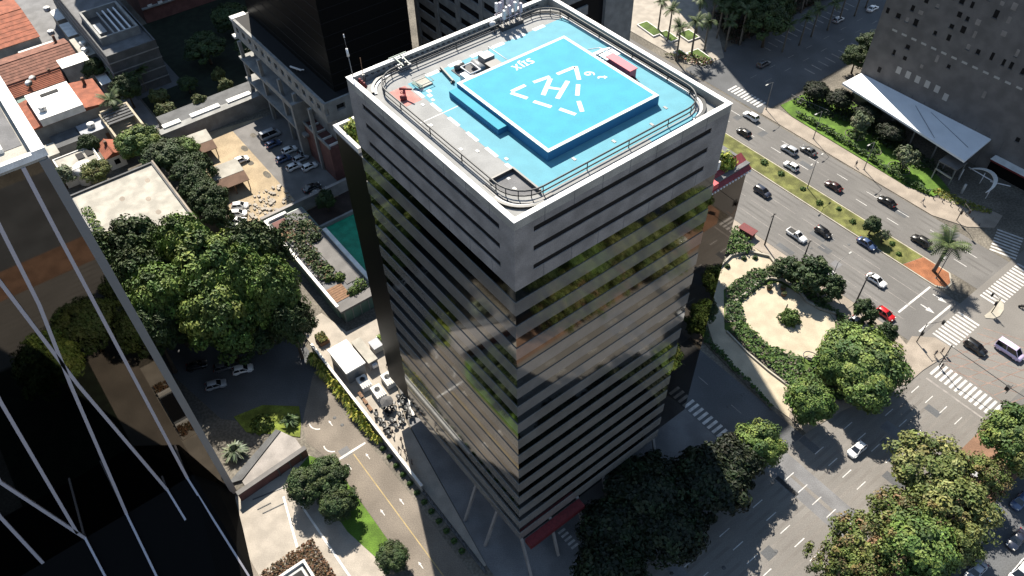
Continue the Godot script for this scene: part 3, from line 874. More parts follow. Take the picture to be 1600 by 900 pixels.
	for q in [[near_lanes, -60.0, 6.0, -102.6, -89.4, 0.021, 11], [far_lanes, -70.0, 8.0, -122.4, -112.2, 0.021, 9], [street, 14.0, 30.0, -80.0, -4.0, 0.0255, 12], [drive, -44.0, 8.0, 8.2, 13.0, 0.021, 7], [side, -40.0, 11.0, -53.6, -43.4, 0.017, 6]]:
		for i in q[6]:
			var x := rng.randf_range(q[1], q[2])
			var z := rng.randf_range(q[3], q[4])
			var a := rng.randf_range(0.6, 2.6)
			var b := rng.randf_range(0.4, 1.4)
			if rng.randf() < 0.4: obj("manhole_cover", tube(S(), [Vector3(x, q[5], z), Vector3(x, q[5] + 0.004, z)], 0.34, 0.34, 12), M.concrete_dark, q[0])
			else: obj("repair_patch", bx(x - a, x + a, q[5], q[5] + 0.002, z - b, z + b), M.asphalt_blue if rng.randf() < 0.6 else M.walk_gray, q[0])
	for z in [-90.2, -94.2, -98.3, -102.4]:
		for dz in [-0.75, 0.75]: obj("wheel_track", bx(-160, 5.6, 0.02, 0.0205, z + dz - 0.28, z + dz + 0.28), M.asphalt_worn, near_lanes)
	for z in [-113.2, -117.3, -121.4]:
		for dz in [-0.75, 0.75]: obj("wheel_track", bx(-160, 12.0, 0.02, 0.0205, z + dz - 0.28, z + dz + 0.28), M.asphalt_worn, far_lanes)
	for x in [14.7, 17.7, 20.6, 23.5, 26.5, 29.6]:
		for dx in [-0.72, 0.72]: obj("wheel_track", bx(x + dx - 0.26, x + dx + 0.26, 0.024, 0.0245, -82, 200), M.asphalt_worn_pale, street)
	ground("driveway_lawn", pr(P([-39, 16.9, -35, 14.5, -33, 14.3, -16.4, 14.3, -13, 16.6, -14.6, 17.2, -22.3, 18.8, -33.4, 18.8, -38, 19.5]), 0, 0.14), M.grass_bright, "bright green lawn strip beside the driveway")
	ground("olive_lawn", pr(P([-49.5, 13.4, -46.5, 14.6, -43.4, 16.4, -46.4, 19.2, -50.5, 23.6, -55, 24, -54, 18.6]), 0, 0.14), M.grass_olive, "olive green lawn patch at the driveway's bend")

# ---------------------------------------------------------------- the tower with the helipad
func tower() -> void:
	var W := 30.0
	var D := 29.0
	var t := thing("helipad_tower", "dark office tower with striped mirror facade and cyan helipad roof", "office tower")
	var fl := 3.73
	# floors: a strip of mirror glass under each polished band
	for k in 15:
		var top := 65.7 - k * fl
		obj("window_band", bx(-W + 0.08, -0.08, top - 1.72, top, -D + 0.08, -0.08), M.mirror, t)
		obj("spandrel_band", bx(-W, 0, top - fl, top - 1.72, -D, 0), M.granite, t)
	# crown: concrete with three slots a side
	var y := 65.7
	for q in [[67.4, 68.1], [69.95, 70.65], [72.5, 73.2]]:
		obj("concrete_wall", bx(-W, 0, y, q[0], -D, 0), M.concrete, t)
		for c in [[-W, -W + 2.8, -2.3, 0.0], [-2.3, 0.0, -2.3, 0.0], [-2.3, 0.0, -D, -D + 2.6], [-W, -W + 2.8, -D, -D + 2.6]]: obj("corner_block", bx(c[0], c[1], q[0], q[1], c[2], c[3]), M.concrete, t)
		obj("slot_window", bx(-W + 0.1, -0.1, q[0], q[1], -D + 0.1, -0.1), M.slot_glass, t)
		y = q[1]
	obj("concrete_wall", bx(-W, 0, y, 74.0, -D, 0), M.concrete, t)
	for i in range(1, 8):
		obj("panel_joint", bx(-W * i / 8.0 - 0.03, -W * i / 8.0 + 0.03, 65.7, 67.4, 0.0, 0.004), M.concrete_dark, t)
		obj("panel_joint", bx(-W * i / 8.0 - 0.03, -W * i / 8.0 + 0.03, 73.2, 75.0, 0.0, 0.004), M.concrete_dark, t)
		obj("panel_joint", bx(0.0, 0.004, 65.7, 67.4, -D * i / 8.0 - 0.03, -D * i / 8.0 + 0.03), M.concrete_dark, t)
		obj("panel_joint", bx(0.0, 0.004, 73.2, 75.0, -D * i / 8.0 - 0.03, -D * i / 8.0 + 0.03), M.concrete_dark, t)
	var pa := S()
	box(pa, -W, 0, 74.0, 75.0, -0.5, 0); box(pa, -W, 0, 74.0, 75.0, -D, -D + 0.5)
	box(pa, -W, -W + 0.5, 74.0, 75.0, -D + 0.5, -0.5); box(pa, -0.5, 0, 74.0, 75.0, -D + 0.5, -0.5)
	obj("parapet", pa, M.roof_pale, t)
	var cap := S()
	box(cap, -W - 0.06, 0.06, 75.0, 75.08, -0.5, 0.06); box(cap, -W - 0.06, 0.06, 75.0, 75.08, -D - 0.06, -D + 0.5)
	box(cap, -W - 0.06, -W + 0.5, 75.0, 75.08, -D + 0.5, -0.5); box(cap, -0.5, 0.06, 75.0, 75.08, -D + 0.5, -0.5)
	obj("parapet_cap", cap, M.white_roof, t)
	# roof deck and its paint
	var deck := obj("roof_deck", bx(-W + 0.5, -0.5, 73.9, 74.02, -D + 0.5, -0.5), M.roof_deck, t)
	var inner := ring_rect(-28.3, -2.3, -28.0, -2.1, 3.2, 0, 8)
	var outline := []
	for p in inner: outline.append(Vector2(p.x, p.z))
	var paint_area := Geometry2D.intersect_polygons(PackedVector2Array(outline), PackedVector2Array(P([-26.0, -29, 0, -29, 0, -5.3, -26.0, -5.3])))
	obj("painted_field", pr(Array(paint_area[0]), 74.02, 74.026), M.cyan_pale, deck)
	for i in 7: obj("border_dash", bx(-24.6 + i * 3.3, -24.6 + i * 3.3 + 1.9, 74.026, 74.032, -5.5, -5.1), M.mark_white, deck)
	for i in 6: obj("border_dash", bx(-26.3, -25.7, 74.026, 74.032, -9.5 - i * 3.1, -7.8 - i * 3.1), M.mark_white, deck)
	obj("pink_square", bx(-25.9, -22.5, 74.02, 74.03, -4.9, -2.7), M.pink_paint, deck)
	obj("edge_stripe", bx(-2.15, -1.1, 74.02, 74.028, -26.5, -19.0), M.cyan_pale, deck)
	for q in [[-24.2, -5.9], [-23.4, -6.4], [-22.6, -6.0], [-24.9, -6.8]]: obj("paint_patch", bx(q[0] - 0.3, q[0] + 0.3, 74.03, 74.036, q[1] - 0.25, q[1] + 0.25), M.mark_white, deck)
	obj("joint", bx(-19.1, -19.0, 74.02, 74.03, -8.5, -2.3), M.gray_metal, deck)
	for i in 9:
		rng.seed = 40 + i
		var px := rng.randf_range(-24, -4)
		var pz := rng.randf_range(-7.6, -2.8)
		obj("drain", bx(px - 0.22, px + 0.22, 74.03, 74.06, pz - 0.16, pz + 0.16), M.gray_metal, deck)
	for q in [[-4.4, -11], [-4.0, -16], [-3.6, -21], [-4.8, -24.2], [-1.2, -6.5], [-1.3, -13.5]]: obj("drain", bx(q[0] - 0.25, q[0] + 0.25, 74.03, 74.07, q[1] - 0.15, q[1] + 0.15), M.gray_metal, deck)
	# helipad
	var pad := obj("helipad", bx(-21.2, -5.7, 74.02, 75.1, -24.0, -8.7), M.pad_side, t)
	obj("pad_surface", bx(-21.2, -5.7, 75.1, 75.2, -24.0, -8.7), M.cyan, pad)
	var rim := S()
	box(rim, -21.2, -5.7, 75.2, 75.206, -24.0, -23.6); box(rim, -21.2, -5.7, 75.2, 75.206, -9.1, -8.7)
	box(rim, -21.2, -20.8, 75.2, 75.206, -23.6, -9.1); box(rim, -6.1, -5.7, 75.2, 75.206, -23.6, -9.1)
	obj("border_line", rim, M.mark_white, pad)
	obj("ledge", bx(-21.0, -12.2, 74.02, 74.7, -8.7, -7.5), M.pad_side, pad)
	obj("ledge_top", bx(-21.0, -12.2, 74.7, 74.77, -8.7, -7.5), M.cyan, pad)
	for q in [[[-15.5, -20.8], [-13.25, -19.35]], [[-12.65, -18.7], [-11.15, -17.25]], [[-10.3, -16.7], [-8.65, -15.75]], [[-8.7, -14.9], [-10.5, -14.25]], [[-11.3, -13.8], [-13.25, -13.0]], [[-14.1, -12.85], [-16.0, -12.1]], [[-16.15, -12.3], [-16.15, -14.2]], [[-16.0, -15.2], [-15.75, -17.3]], [[-15.6, -18.2], [-15.45, -20.6]]]:
		obj("triangle_dash", bar(S(), Vector3(q[0][0], 75.206, q[0][1]), Vector3(q[1][0], 75.206, q[1][1]), 0.47, 0.012), M.mark_white, pad)
	var hs := S()
	bar(hs, Vector3(-15.4, 75.207, -17.1), Vector3(-13.5, 75.207, -14.5), 0.52, 0.012)
	bar(hs, Vector3(-13.85, 75.207, -18.25), Vector3(-12.05, 75.207, -15.25), 0.52, 0.012)
	bar(hs, Vector3(-14.35, 75.209, -15.75), Vector3(-13.05, 75.209, -16.7), 0.4, 0.012)
	obj("letter_h", hs, M.mark_white, pad)
	var fn := SystemFont.new()
	fn.font_names = PackedStringArray(["Droid Sans"])
	fn.font_weight = 700
	for w in [["SIJX", Vector3(-19.5, 75.21, -16.55), -90.0, 1.75, 0.0118], ["6", Vector3(-13.45, 75.21, -21.0), -40.0, 1.3, 0.0125], ["t", Vector3(-12.0, 75.21, -21.65), -40.0, 1.2, 0.0125]]:
		var tm := TextMesh.new()
		tm.text = w[0]
		tm.font = fn
		tm.font_size = 200
		tm.pixel_size = w[4]
		tm.depth = 0.012
		var o := inst("lettering", tm, M.mark_white, pad, w[1])
		o.rotation = Vector3(-PI / 2, deg_to_rad(w[2]), 0)
	# railing with posts, and the track of the cleaning cradle
	var rl := S()
	var ring := dense(ring_rect(-28.3, -2.3, -28.0, -2.1, 3.2, 75.0, 8), 2.6)
	tube(rl, ring, 0.1, -1, 5, true)
	obj("railing_top_rail", rl, M.rail, t)
	var rl2 := S()
	var low := []
	for p in ring: low.append(p - Vector3(0, 0.62, 0))
	tube(rl2, low, 0.085, -1, 5, true)
	obj("railing_low_rail", rl2, M.rail, t)
	var post := S()
	tube(post, [V, Vector3(0, 1.0, 0)], 0.055, -1, 5)
	post.generate_normals()
	var pmesh := post.commit()
	for i in range(0, ring.size(), 2): inst("railing_post", pmesh, M.rail, t, ring[i] - Vector3(0, 0.98, 0))
	var out := ring_rect(-29.0, -1.25, -28.45, -1.15, 3.4, 0, 10)
	var o1 := []
	for p in out:
		if p.x < -26.5 or p.z < -25.5 or (p.x > -7.6 and p.z > -7.0): o1.append(p)
	var segs := [[], []]
	for p in out:
		if p.x > -7.0 and p.z > -6.5: segs[0].append(p)
	for p in out:
		if p.x < -26.5 and p.z > -5.5: segs[1].append(p)
	segs[1].append(Vector3(-29.0, 0, -25.1))
	for p in out:
		if p.x < -26.5 and p.z < -24.0: segs[1].append(p)
	segs[1].append(Vector3(-4.7, 0, -28.45))
	for p in out:
		if p.x > -4.7 and p.z < -24.5: segs[1].append(p)
	for sg in segs:
		obj("cradle_track", band(S(), sg, 0.34, 74.02, 74.3, false), M.rail, t)
		var w2 := []
		for p in sg: w2.append(p * Vector3(0.985, 1, 0.985) + Vector3(-0.2, 0, -0.2))
		obj("track_kerb", band(S(), w2, 0.34, 74.02, 74.14, false), M.white_metal, t)
	obj("gutter_grating", bx(-29.48, -29.3, 74.02, 74.6, -27, -2), M.gray_metal, t)
	for i in 34: obj("grating_bar", bx(-29.5, -29.28, 74.6, 74.7, -26.8 + i * 0.74, -26.8 + i * 0.74 + 0.3), M.dark_metal, t)
	# dark well at the near corner
	var well := []
	for p in ring_rect(-10, -2.6, -9, -2.4, 3.0, 0, 8):
		if p.x > -6.75 and p.z > -5.15: well.append(Vector2(p.x, p.z))
	well.append(Vector2(-2.6, -5.1)); well.append(Vector2(-6.7, -5.1)); well.append(Vector2(-6.7, -2.4))
	well = Array(Geometry2D.convex_hull(PackedVector2Array(well)))
	obj("dark_well", pr(well, 74.02, 74.05), M.roof_gray, t)
	var wr := S()
	box(wr, -6.85, -6.65, 74.02, 74.5, -5.25, -2.3); box(wr, -6.65, -2.5, 74.02, 74.5, -5.25, -5.05)
	obj("well_curb", wr, M.dark_metal, t)
	obj("well_gutter", band(S(), [Vector3(-6.9, 0, -1.75), Vector3(-4.4, 0, -1.75), Vector3(-3.0, 0, -2.1), Vector3(-2.1, 0, -3.1), Vector3(-1.8, 0, -4.4), Vector3(-1.8, 0, -6.0)], 0.42, 74.02, 74.06, false), M.dark_metal, t)
	# the wing behind, four storeys lower, that shows on both sides
	obj("left_wing", bx(-39.3, -29.0, 8.0, 61.8, -30.0, -1.2), M.black_glass, t)
	obj("right_wing", bx(-29.0, -1.5, 8.0, 61.8, -37.4, -28.0), M.mirror_wing, t)
	obj("wing_roof", bx(-39.4, -1.4, 61.8, 62.0, -37.5, -1.1), M.roof_gray, t)
	var wk := S()
	box(wk, -39.5, -33.2, 62.0, 62.75, -1.6, -1.1); box(wk, -39.5, -39.0, 62.0, 62.75, -6.0, -1.6)
	obj("planter_wall", wk, M.white_wall, t)
	var aw := S()
	hexa(aw, [Vector3(-3.0, 62.4, -37.5), Vector3(-1.0, 61.2, -37.5), Vector3(-1.0, 61.2, -29.05), Vector3(-3.0, 62.4, -29.05), Vector3(-3.0, 62.6, -37.5), Vector3(-1.0, 61.4, -37.5), Vector3(-1.0, 61.4, -29.05), Vector3(-3.0, 62.6, -29.05)])
	obj("red_awning", aw, M.red_awning, t)
	obj("bright_panel", bx(-2.2, -0.98, 61.6, 62.3, -31.4, -29.8), M.red, t)
	for i in 16: obj("awning_bead", bx(-1.05, -0.85, 61.05, 61.22, -37.3 + i * 0.52, -37.05 + i * 0.52), M.white_metal, t)
	obj("terrace_planter", bx(-4.6, -2.6, 62.0, 63.6, -33.2, -32.0), M.white_wall, t)
	# lobby, raking columns and the red fascia
	obj("lobby_glass", bx(-W + 3.2, -3.2, 0.13, 9.75, -D + 3.2, -3.2), M.glass, t)
	obj("wing_lobby", bx(-36, -5.0, 0.13, 8.0, -35, -26), M.glass, t)
	obj("soffit_slab", bx(-W + 0.3, -0.3, 8.9, 9.73, -D + 0.3, -0.3), M.concrete_dark, t)
	for i in 6:
		obj("column", bar(S(), Vector3(-0.45, 8.9, -0.6 - i * 5.6), Vector3(2.4, 0.13, -0.3 - i * 5.6), 0.42, 0.42), M.concrete, t)
	for i in range(1, 3):
		obj("column", bar(S(), Vector3(-0.6 - i * 5.6, 8.9, -0.45), Vector3(-0.6 - i * 5.6, 0.13, 2.4), 0.42, 0.42), M.concrete, t)
	obj("red_fascia", bx(0.02, 1.5, 7.6, 8.7, -11.8, -1.0), M.red_dark, t)
	# things standing on the roof
	var c := thing("fire_cabinet", "red steel cabinet standing on the helipad's far edge", "cabinet", Vector3(-12.9, 75.2, -25.3))
	obj("body", bx(-1.9, 1.9, -1.18, -0.1, -0.5, 0.5), M.red_cabinet, c)
	obj("lid", bx(-1.98, 1.98, -0.1, 0.0, -0.58, 0.58), M.red_cabinet, c)
	for k in 4: obj("door", bx(-1.8 + k * 0.92, -1.0 + k * 0.92, -1.0, -0.16, 0.5, 0.53), M.red_cabinet, c)
	obj("pipe", tube(S(), [Vector3(1.9, -0.9, 0.1), Vector3(2.7, -0.9, 0.1), Vector3(3.1, -1.1, 0.3)], 0.12, 0.1, 6), M.dark_metal, c)
	var st := thing("access_stair", "white steel access stair between helipad and far rail", "stair", Vector3(-16.2, 74.02, -26.0))
	for k in 5: obj("tread", bx(-1.2 + k * 0.3, -0.95 + k * 0.3, 0.2 + k * 0.2, 0.26 + k * 0.2, -0.5, 1.6), M.white_metal, st)
	obj("stringer", bar(S(), Vector3(-1.2, 0.1, 1.6), Vector3(0.5, 1.1, 1.6), 0.08, 0.2), M.white_metal, st)
	obj("stringer", bar(S(), Vector3(-1.2, 0.1, -0.5), Vector3(0.5, 1.1, -0.5), 0.08, 0.2), M.white_metal, st)
	obj("handrail", tube(S(), [Vector3(-1.2, 1.0, 1.6), Vector3(0.5, 2.0, 1.6), Vector3(2.2, 2.0, 1.2)], 0.06, -1, 5), M.white_metal, st)
	obj("landing", bx(0.5, 1.9, 1.02, 1.1, -0.5, 1.6), M.white_metal, st)
	var fm := thing("fire_monitor", "dark red water cannon on the pink square", "water cannon", Vector3(-24.2, 74.03, -3.8))
	obj("riser", tube(S(), [V, Vector3(0, 0.8, 0)], 0.16, 0.14, 8), M.red, fm)
	obj("barrel", tube(S(), [Vector3(-0.5, 0.75, 0.2), Vector3(0, 0.95, 0), Vector3(0.95, 1.2, -0.4)], 0.17, 0.1, 8), M.red_dark, fm)
	obj("hand_wheel", tube(S(), [Vector3(0.3, 0.6, 0.3), Vector3(0.1, 0.6, 0.5), Vector3(-0.2, 0.6, 0.4), Vector3(-0.1, 0.6, 0.2)], 0.05, -1, 5, true), M.red_dark, fm)
	obj("hose_reel", tube(S(), [Vector3(0.5, 0.3, 0.2), Vector3(0.5, 0.3, 0.75)], 0.32, 0.32, 10), M.red_dark, fm)
	# plant beside the pad
	var pl := thing("roof_plant", "grey equipment bay with white pipe frames beside the pad", "equipment", Vector3(-23.2, 74.03, -13.2))
	obj("bay_floor", bx(-1.9, 1.9, 0, 0.08, -2.6, 2.6), M.roof_gray, pl)
	obj("pump_box", bx(-1.5, -0.2, 0.08, 0.9, -2.3, -0.9), M.gray_metal, pl)
	obj("pump_box", bx(0.2, 1.5, 0.08, 0.7, -2.2, -0.6), M.dark_metal, pl)
	obj("tank", tube(S(), [Vector3(-0.9, 0.6, 0.2), Vector3(0.9, 0.6, 0.2)], 0.45, -1, 10), M.gray_metal, pl)
	obj("pipe_frame", tube(S(), [Vector3(-0.6, 0.9, 0.7), Vector3(1.2, 0.9, 0.7), Vector3(1.2, 0.9, 2.1), Vector3(-0.6, 0.9, 2.1)], 0.09, -1, 6, true), M.white_metal, pl)
	obj("dark_coil", tube(S(), [Vector3(-1.4, 0.4, 1.2), Vector3(-1.4, 0.4, 2.3)], 0.36, -1, 10), M.rail, pl)
	obj("white_box", bx(0.3, 1.5, 0.08, 0.8, 2.0, 2.9), M.white_metal, pl)
	obj("handrail", tube(S(), [Vector3(1.9, 0.1, -2.7), Vector3(1.9, 1.0, -2.7), Vector3(-1.9, 1.0, -2.7), Vector3(-1.9, 0.1, -2.7)], 0.05, -1, 5), M.white_metal, pl)
	var sh := thing("low_barrier", "dark low bar lying on the deck beside the equipment bay", "barrier", Vector3(-24.2, 74.03, -9.6))
	obj("beam", bar(S(), Vector3(-1.8, 0.3, -0.2), Vector3(1.4, 0.3, 0.3), 0.2, 0.3), M.rail, sh)
	obj("foot", bx(-1.7, -1.5, 0, 0.2, -0.4, 0.1), M.rail, sh)
	obj("foot", bx(1.1, 1.3, 0, 0.2, 0.0, 0.5), M.rail, sh)
	var hb := thing("hatch_frame", "pale green roof hatch frame near the red water cannon", "hatch", Vector3(-25.0, 74.03, -6.6))
	obj("cover", bx(-0.8, 0.8, 0.0, 0.16, -0.9, 0.7), M.roof_pale, hb)
	obj("frame", tube(S(), [Vector3(-0.9, 0.5, -1.0), Vector3(0.9, 0.5, -1.0), Vector3(0.9, 0.5, 0.8), Vector3(-0.9, 0.5, 0.8)], 0.05, -1, 5, true), M.gray_metal, hb)
	obj("flap", bar(S(), Vector3(-0.2, 0.55, 1.1), Vector3(0.9, 0.3, 0.6), 0.5, 0.06), M.teal_wall, hb)
	# cradle rig, antennas, masts
	var cr := thing("cleaning_cradle", "grey green window cleaning cradle rig on the left roof track", "cradle rig", Vector3(-28.8, 74.3, -6.6))
	cr.scale = Vector3(0.72, 0.72, 0.72)
	obj("carriage", bx(-0.7, 0.7, 0, 0.5, -1.1, 1.1), M.gray_metal, cr)
	obj("jib", bar(S(), Vector3(-1.6, 1.3, -0.6), Vector3(1.2, 1.0, -0.4), 0.16, 0.2), M.teal_wall, cr)
	obj("jib", bar(S(), Vector3(-1.6, 1.3, 0.7), Vector3(1.2, 1.0, 0.6), 0.16, 0.2), M.teal_wall, cr)
	obj("mast", bar(S(), Vector3(0.2, 0.4, 0), Vector3(0.2, 1.7, 0), 0.3, 0.3), M.gray_metal, cr)
	obj("cross_beam", bar(S(), Vector3(-1.5, 1.35, -1.6), Vector3(-1.5, 1.35, 1.6), 0.14, 0.16), M.teal_wall, cr)
	obj("winch", tube(S(), [Vector3(0.5, 0.75, -0.5), Vector3(0.5, 0.75, 0.5)], 0.24, -1, 8), M.dark_metal, cr)
	var an := thing("antenna_cluster", "white and lilac cluster of panel antennas on the far left parapet", "antenna", Vector3(-28.9, 74.02, -21.8))
	obj("plinth", bx(-0.9, 0.9, 0, 0.5, -1.6, 1.6), M.dark_metal, an)
	rng.seed = 5
	for i in 4:
		for j in 3:
			var q := Vector3(-0.7 + j * 0.7, 0.4, -1.3 + i * 0.85)
			var ph := 1.9 + rng.randf() * 0.9
			var po := obj("pole", tube(S(), [q, q + Vector3(0, ph, 0)], 0.05, -1, 5), M.lilac_metal, an)
			obj("panel", bx(q.x - 0.18, q.x + 0.18, ph - 0.6, ph + 0.5, q.z - 0.14, q.z + 0.14), M.white_metal if (i + j) % 2 else M.lilac_metal, po)
	obj("brace_frame", tube(S(), [Vector3(-0.8, 1.5, -1.5), Vector3(0.8, 1.5, -1.5), Vector3(0.8, 1.5, 1.5), Vector3(-0.8, 1.5, 1.5)], 0.05, -1, 5, true), M.lilac_metal, an)
	obj("drum", tube(S(), [Vector3(-0.4, 0.7, 2.0), Vector3(-0.1, 0.9, 2.5)], 0.32, 0.32, 10), M.white_metal, an)
	var ms := thing("warning_mast", "thin mast with a white beacon top at the left roof corner", "mast", Vector3(-29.4, 74.02, -0.6))
	obj("pole", tube(S(), [V, Vector3(-0.1, 3.9, 0.1)], 0.06, 0.045, 6), M.steel, ms)
	obj("beacon", tube(S(), [Vector3(-0.1, 3.7, 0.1), Vector3(-0.12, 4.6, 0.12)], 0.16, 0.12, 8), M.white_metal, ms)
	obj("whip", tube(S(), [Vector3(-0.12, 4.6, 0.12), Vector3(-0.14, 6.0, 0.14)], 0.025, 0.02, 5), M.steel, ms)
	obj("tip", tube(S(), [Vector3(-0.14, 5.9, 0.14), Vector3(-0.15, 6.3, 0.15)], 0.07, 0.05, 6), M.white_metal, ms)
	var m2 := thing("whip_antenna", "second short rusty mast beside the beacon mast", "mast", Vector3(-29.2, 74.02, -1.7))
	obj("pole", tube(S(), [V, Vector3(0, 3.2, 0)], 0.05, 0.035, 6), M.wood, m2)
	obj("clamp", bx(-0.12, 0.12, 0.9, 1.1, -0.12, 0.12), M.steel, m2)
	var rb := thing("valve_set", "dark red pipe valves in the left roof corner", "valves", Vector3(-28.6, 74.02, -1.2))
	obj("manifold", tube(S(), [Vector3(-0.7, 0.5, 0.1), Vector3(0.8, 0.5, 0.0)], 0.13, -1, 8), M.red_dark, rb)
	for i in 3: obj("valve", tube(S(), [Vector3(-0.5 + i * 0.5, 0, 0.05), Vector3(-0.5 + i * 0.5, 0.85, 0.05)], 0.1, 0.14, 8), M.red_dark, rb)
	# plants on the two wing terraces
	var pcols := [Color(0.17, 0.2, 0.03), Color(0.22, 0.23, 0.04), Color(0.1, 0.15, 0.02)]
	var a1 := inst("terrace_shrub", shrub_mesh(11, 1.5, 2.1, 420, 0.34, pcols), M.leaf, null, Vector3(-37.2, 62.0, -2.8))
	tag(a1, "yellow green shrub in the white planter left of the tower", "shrub")
	var a2 := inst("terrace_shrub", shrub_mesh(12, 1.7, 2.0, 460, 0.34, pcols), M.leaf, null, Vector3(-3.2, 62.1, -34.6))
	tag(a2, "yellow green shrub behind the red terrace right of the tower", "shrub")
	var a3 := inst("terrace_shrub", shrub_mesh(13, 1.2, 1.5, 300, 0.34, pcols), M.leaf, null, Vector3(-3.6, 62.1, -31.4))
	tag(a3, "smaller light shrub against the tower's right flank", "shrub")
	var a4 := inst("terrace_shrub", shrub_mesh(14, 1.1, 1.3, 260, 0.34, pcols), M.leaf, null, Vector3(-34.6, 62.0, -2.5))
	tag(a4, "low yellow shrub at the planter's inner end left of the tower", "shrub")

# ---------------------------------------------------------------- the glass tower at lower left
func glass_tower() -> void:
	var X := -40.4
	var t := thing("braced_glass_tower", "black mirror glass tower with pale diagonal bracing at lower left", "office tower", Vector3(-60, 0, 60))
	var o := Vector3(60, 0, -60)
	obj("glass_facade", bx(-110, X, 11.0, 72.6, 31.0, 130), M.mirror_dark, t, o)
	var sk := S()
	var up := [Vector3(X, 1.4, 30.8), Vector3(X, 6.0, 32.2), Vector3(X, 11.0, 34.4), Vector3(X, 11.0, 40), Vector3(X, 11.0, 130)]
	var dn := [Vector3(X + 0.02, 0.0, 30.6), Vector3(-33, 0.0, 32.3), Vector3(-25, 0.0, 34.3), Vector3(-20, 0.0, 41), Vector3(-20, 0, 130)]
	for i in 4: quad(sk, up[i], up[i + 1], dn[i + 1], dn[i])
	obj("flared_skirt", sk, M.skirt_glass, t, o)
	obj("base_wall", bx(-110, X - 0.01, 0, 11.0, 31.0, 130), M.mirror_dark, t, o)
	obj("corner_column", bx(X - 1.1, X + 0.25, 0.5, 72.6, 30.0, 31.02), M.gray_metal, t, o)
	obj("roof_slab", bx(-110, X + 0.1, 72.6, 73.0, 30.2, 130), M.roof_pale, t, o)
	var pw := S()
	box(pw, -110, X + 0.3, 73.0, 74.0, 29.9, 31.2)
	obj("parapet_back", pw, M.white_roof, t, o)
	obj("parapet_front", bx(X - 0.35, X + 0.3, 73.0, 73.7, 31.2, 130), M.white_roof, t, o)
	obj("roof_trench", bx(-110, X - 3.2, 73.0, 73.05, 31.6, 33.4), M.roof_gray, t, o)
	obj("roof_upstand", bx(-110, X - 3.0, 73.0, 73.5, 33.4, 33.8), M.white_roof, t, o)
	obj("grille_base", bx(-110, X - 4.2, 73.0, 73.2, 34.2, 37.6), M.roof_gray, t, o)
	for i in 22: obj("grille_bar", bx(X - 5.0 - i * 1.0, X - 4.6 - i * 1.0, 73.2, 73.6, 34.3, 37.4), M.white_metal if i % 3 else M.dark_metal, t, o)
	# pale braces that stand proud of the glass
	var px := X + 0.12
	for l in [
		[[72.6, 32.6], [64.8, 33.0], [35.7, 34.3], [11.2, 35.4]], [[72.6, 36.9], [55.5, 38.6], [41.5, 40.9], [11.2, 45.2]], [[72.6, 41.0], [60.6, 40.5], [40.8, 40.2], [11.2, 38.7]],
		[[72.6, 43.5], [44.3, 48.1], [13.3, 51.8]], [[72.6, 47.0], [31.5, 54.2], [13.3, 51.8], [11.2, 51.5]], [[72.6, 51], [25.2, 57.1], [11.2, 57.7]], [[72.6, 58], [40.0, 63.0], [11.2, 68.0]]]:
		var s := S()
		for i in l.size() - 1: bar(s, Vector3(px, l[i][0], l[i][1]), Vector3(px, l[i + 1][0], l[i + 1][1]), 0.24, 0.42)
		obj("brace", s, M.brace, t, o)
	for l in [[Vector3(px, 11.2, 35.4), Vector3(-25.4, 0.4, 34.9)], [Vector3(px, 11.2, 38.7), Vector3(-24.6, 1.0, 38.4)], [Vector3(px, 11.2, 45.2), Vector3(-20.2, 0.4, 46.5)], [Vector3(px, 11.2, 51.5), Vector3(-20.2, 0.4, 52)]]:
		obj("brace", bar(S(), l[0], l[1] + Vector3(0.1, 0.15, 0), 0.3, 0.34), M.brace, t, o)

# ---------------------------------------------------------------- buildings behind
func block(called: String, label: String, x0: float, x1: float, h: float, z0: float, z1: float, wall: Material, roof: Material, parapet := 0.8, base := 0.0) -> Node3D:   # walls, roof, parapet; parts are placed in world axes
	var t := thing(called, label, "building", Vector3((x0 + x1) / 2, base, (z0 + z1) / 2))
	var o := -t.position
	obj("wall", bx(x0, x1, base, h, z0, z1), wall, t, o)
	obj("roof", bx(x0 + 0.3, x1 - 0.3, h, h + 0.06, z0 + 0.3, z1 - 0.3), roof, t, o)
	if parapet > 0.0:
		var s := S()
		box(s, x0, x1, h, h + parapet, z0, z0 + 0.3); box(s, x0, x1, h, h + parapet, z1 - 0.3, z1)
		box(s, x0, x0 + 0.3, h, h + parapet, z0 + 0.3, z1 - 0.3); box(s, x1 - 0.3, x1, h, h + parapet, z0 + 0.3, z1 - 0.3)
		obj("parapet", s, wall, t, o)
	return t

func panes(t: Node3D, called: String, material: Material, face: String, spots: Array, w: float, h: float, deep := 0.06) -> void:   # spots: [along, height, plane]
	for p in spots:
		var s := bx(p[0] - w / 2, p[0] + w / 2, p[1] - h / 2, p[1] + h / 2, p[2] - 0.1, p[2] + deep) if face == "z" else bx(p[2] - 0.1, p[2] + deep, p[1] - h / 2, p[1] + h / 2, p[0] - w / 2, p[0] + w / 2)
		obj(called, s, material, t, -t.position)

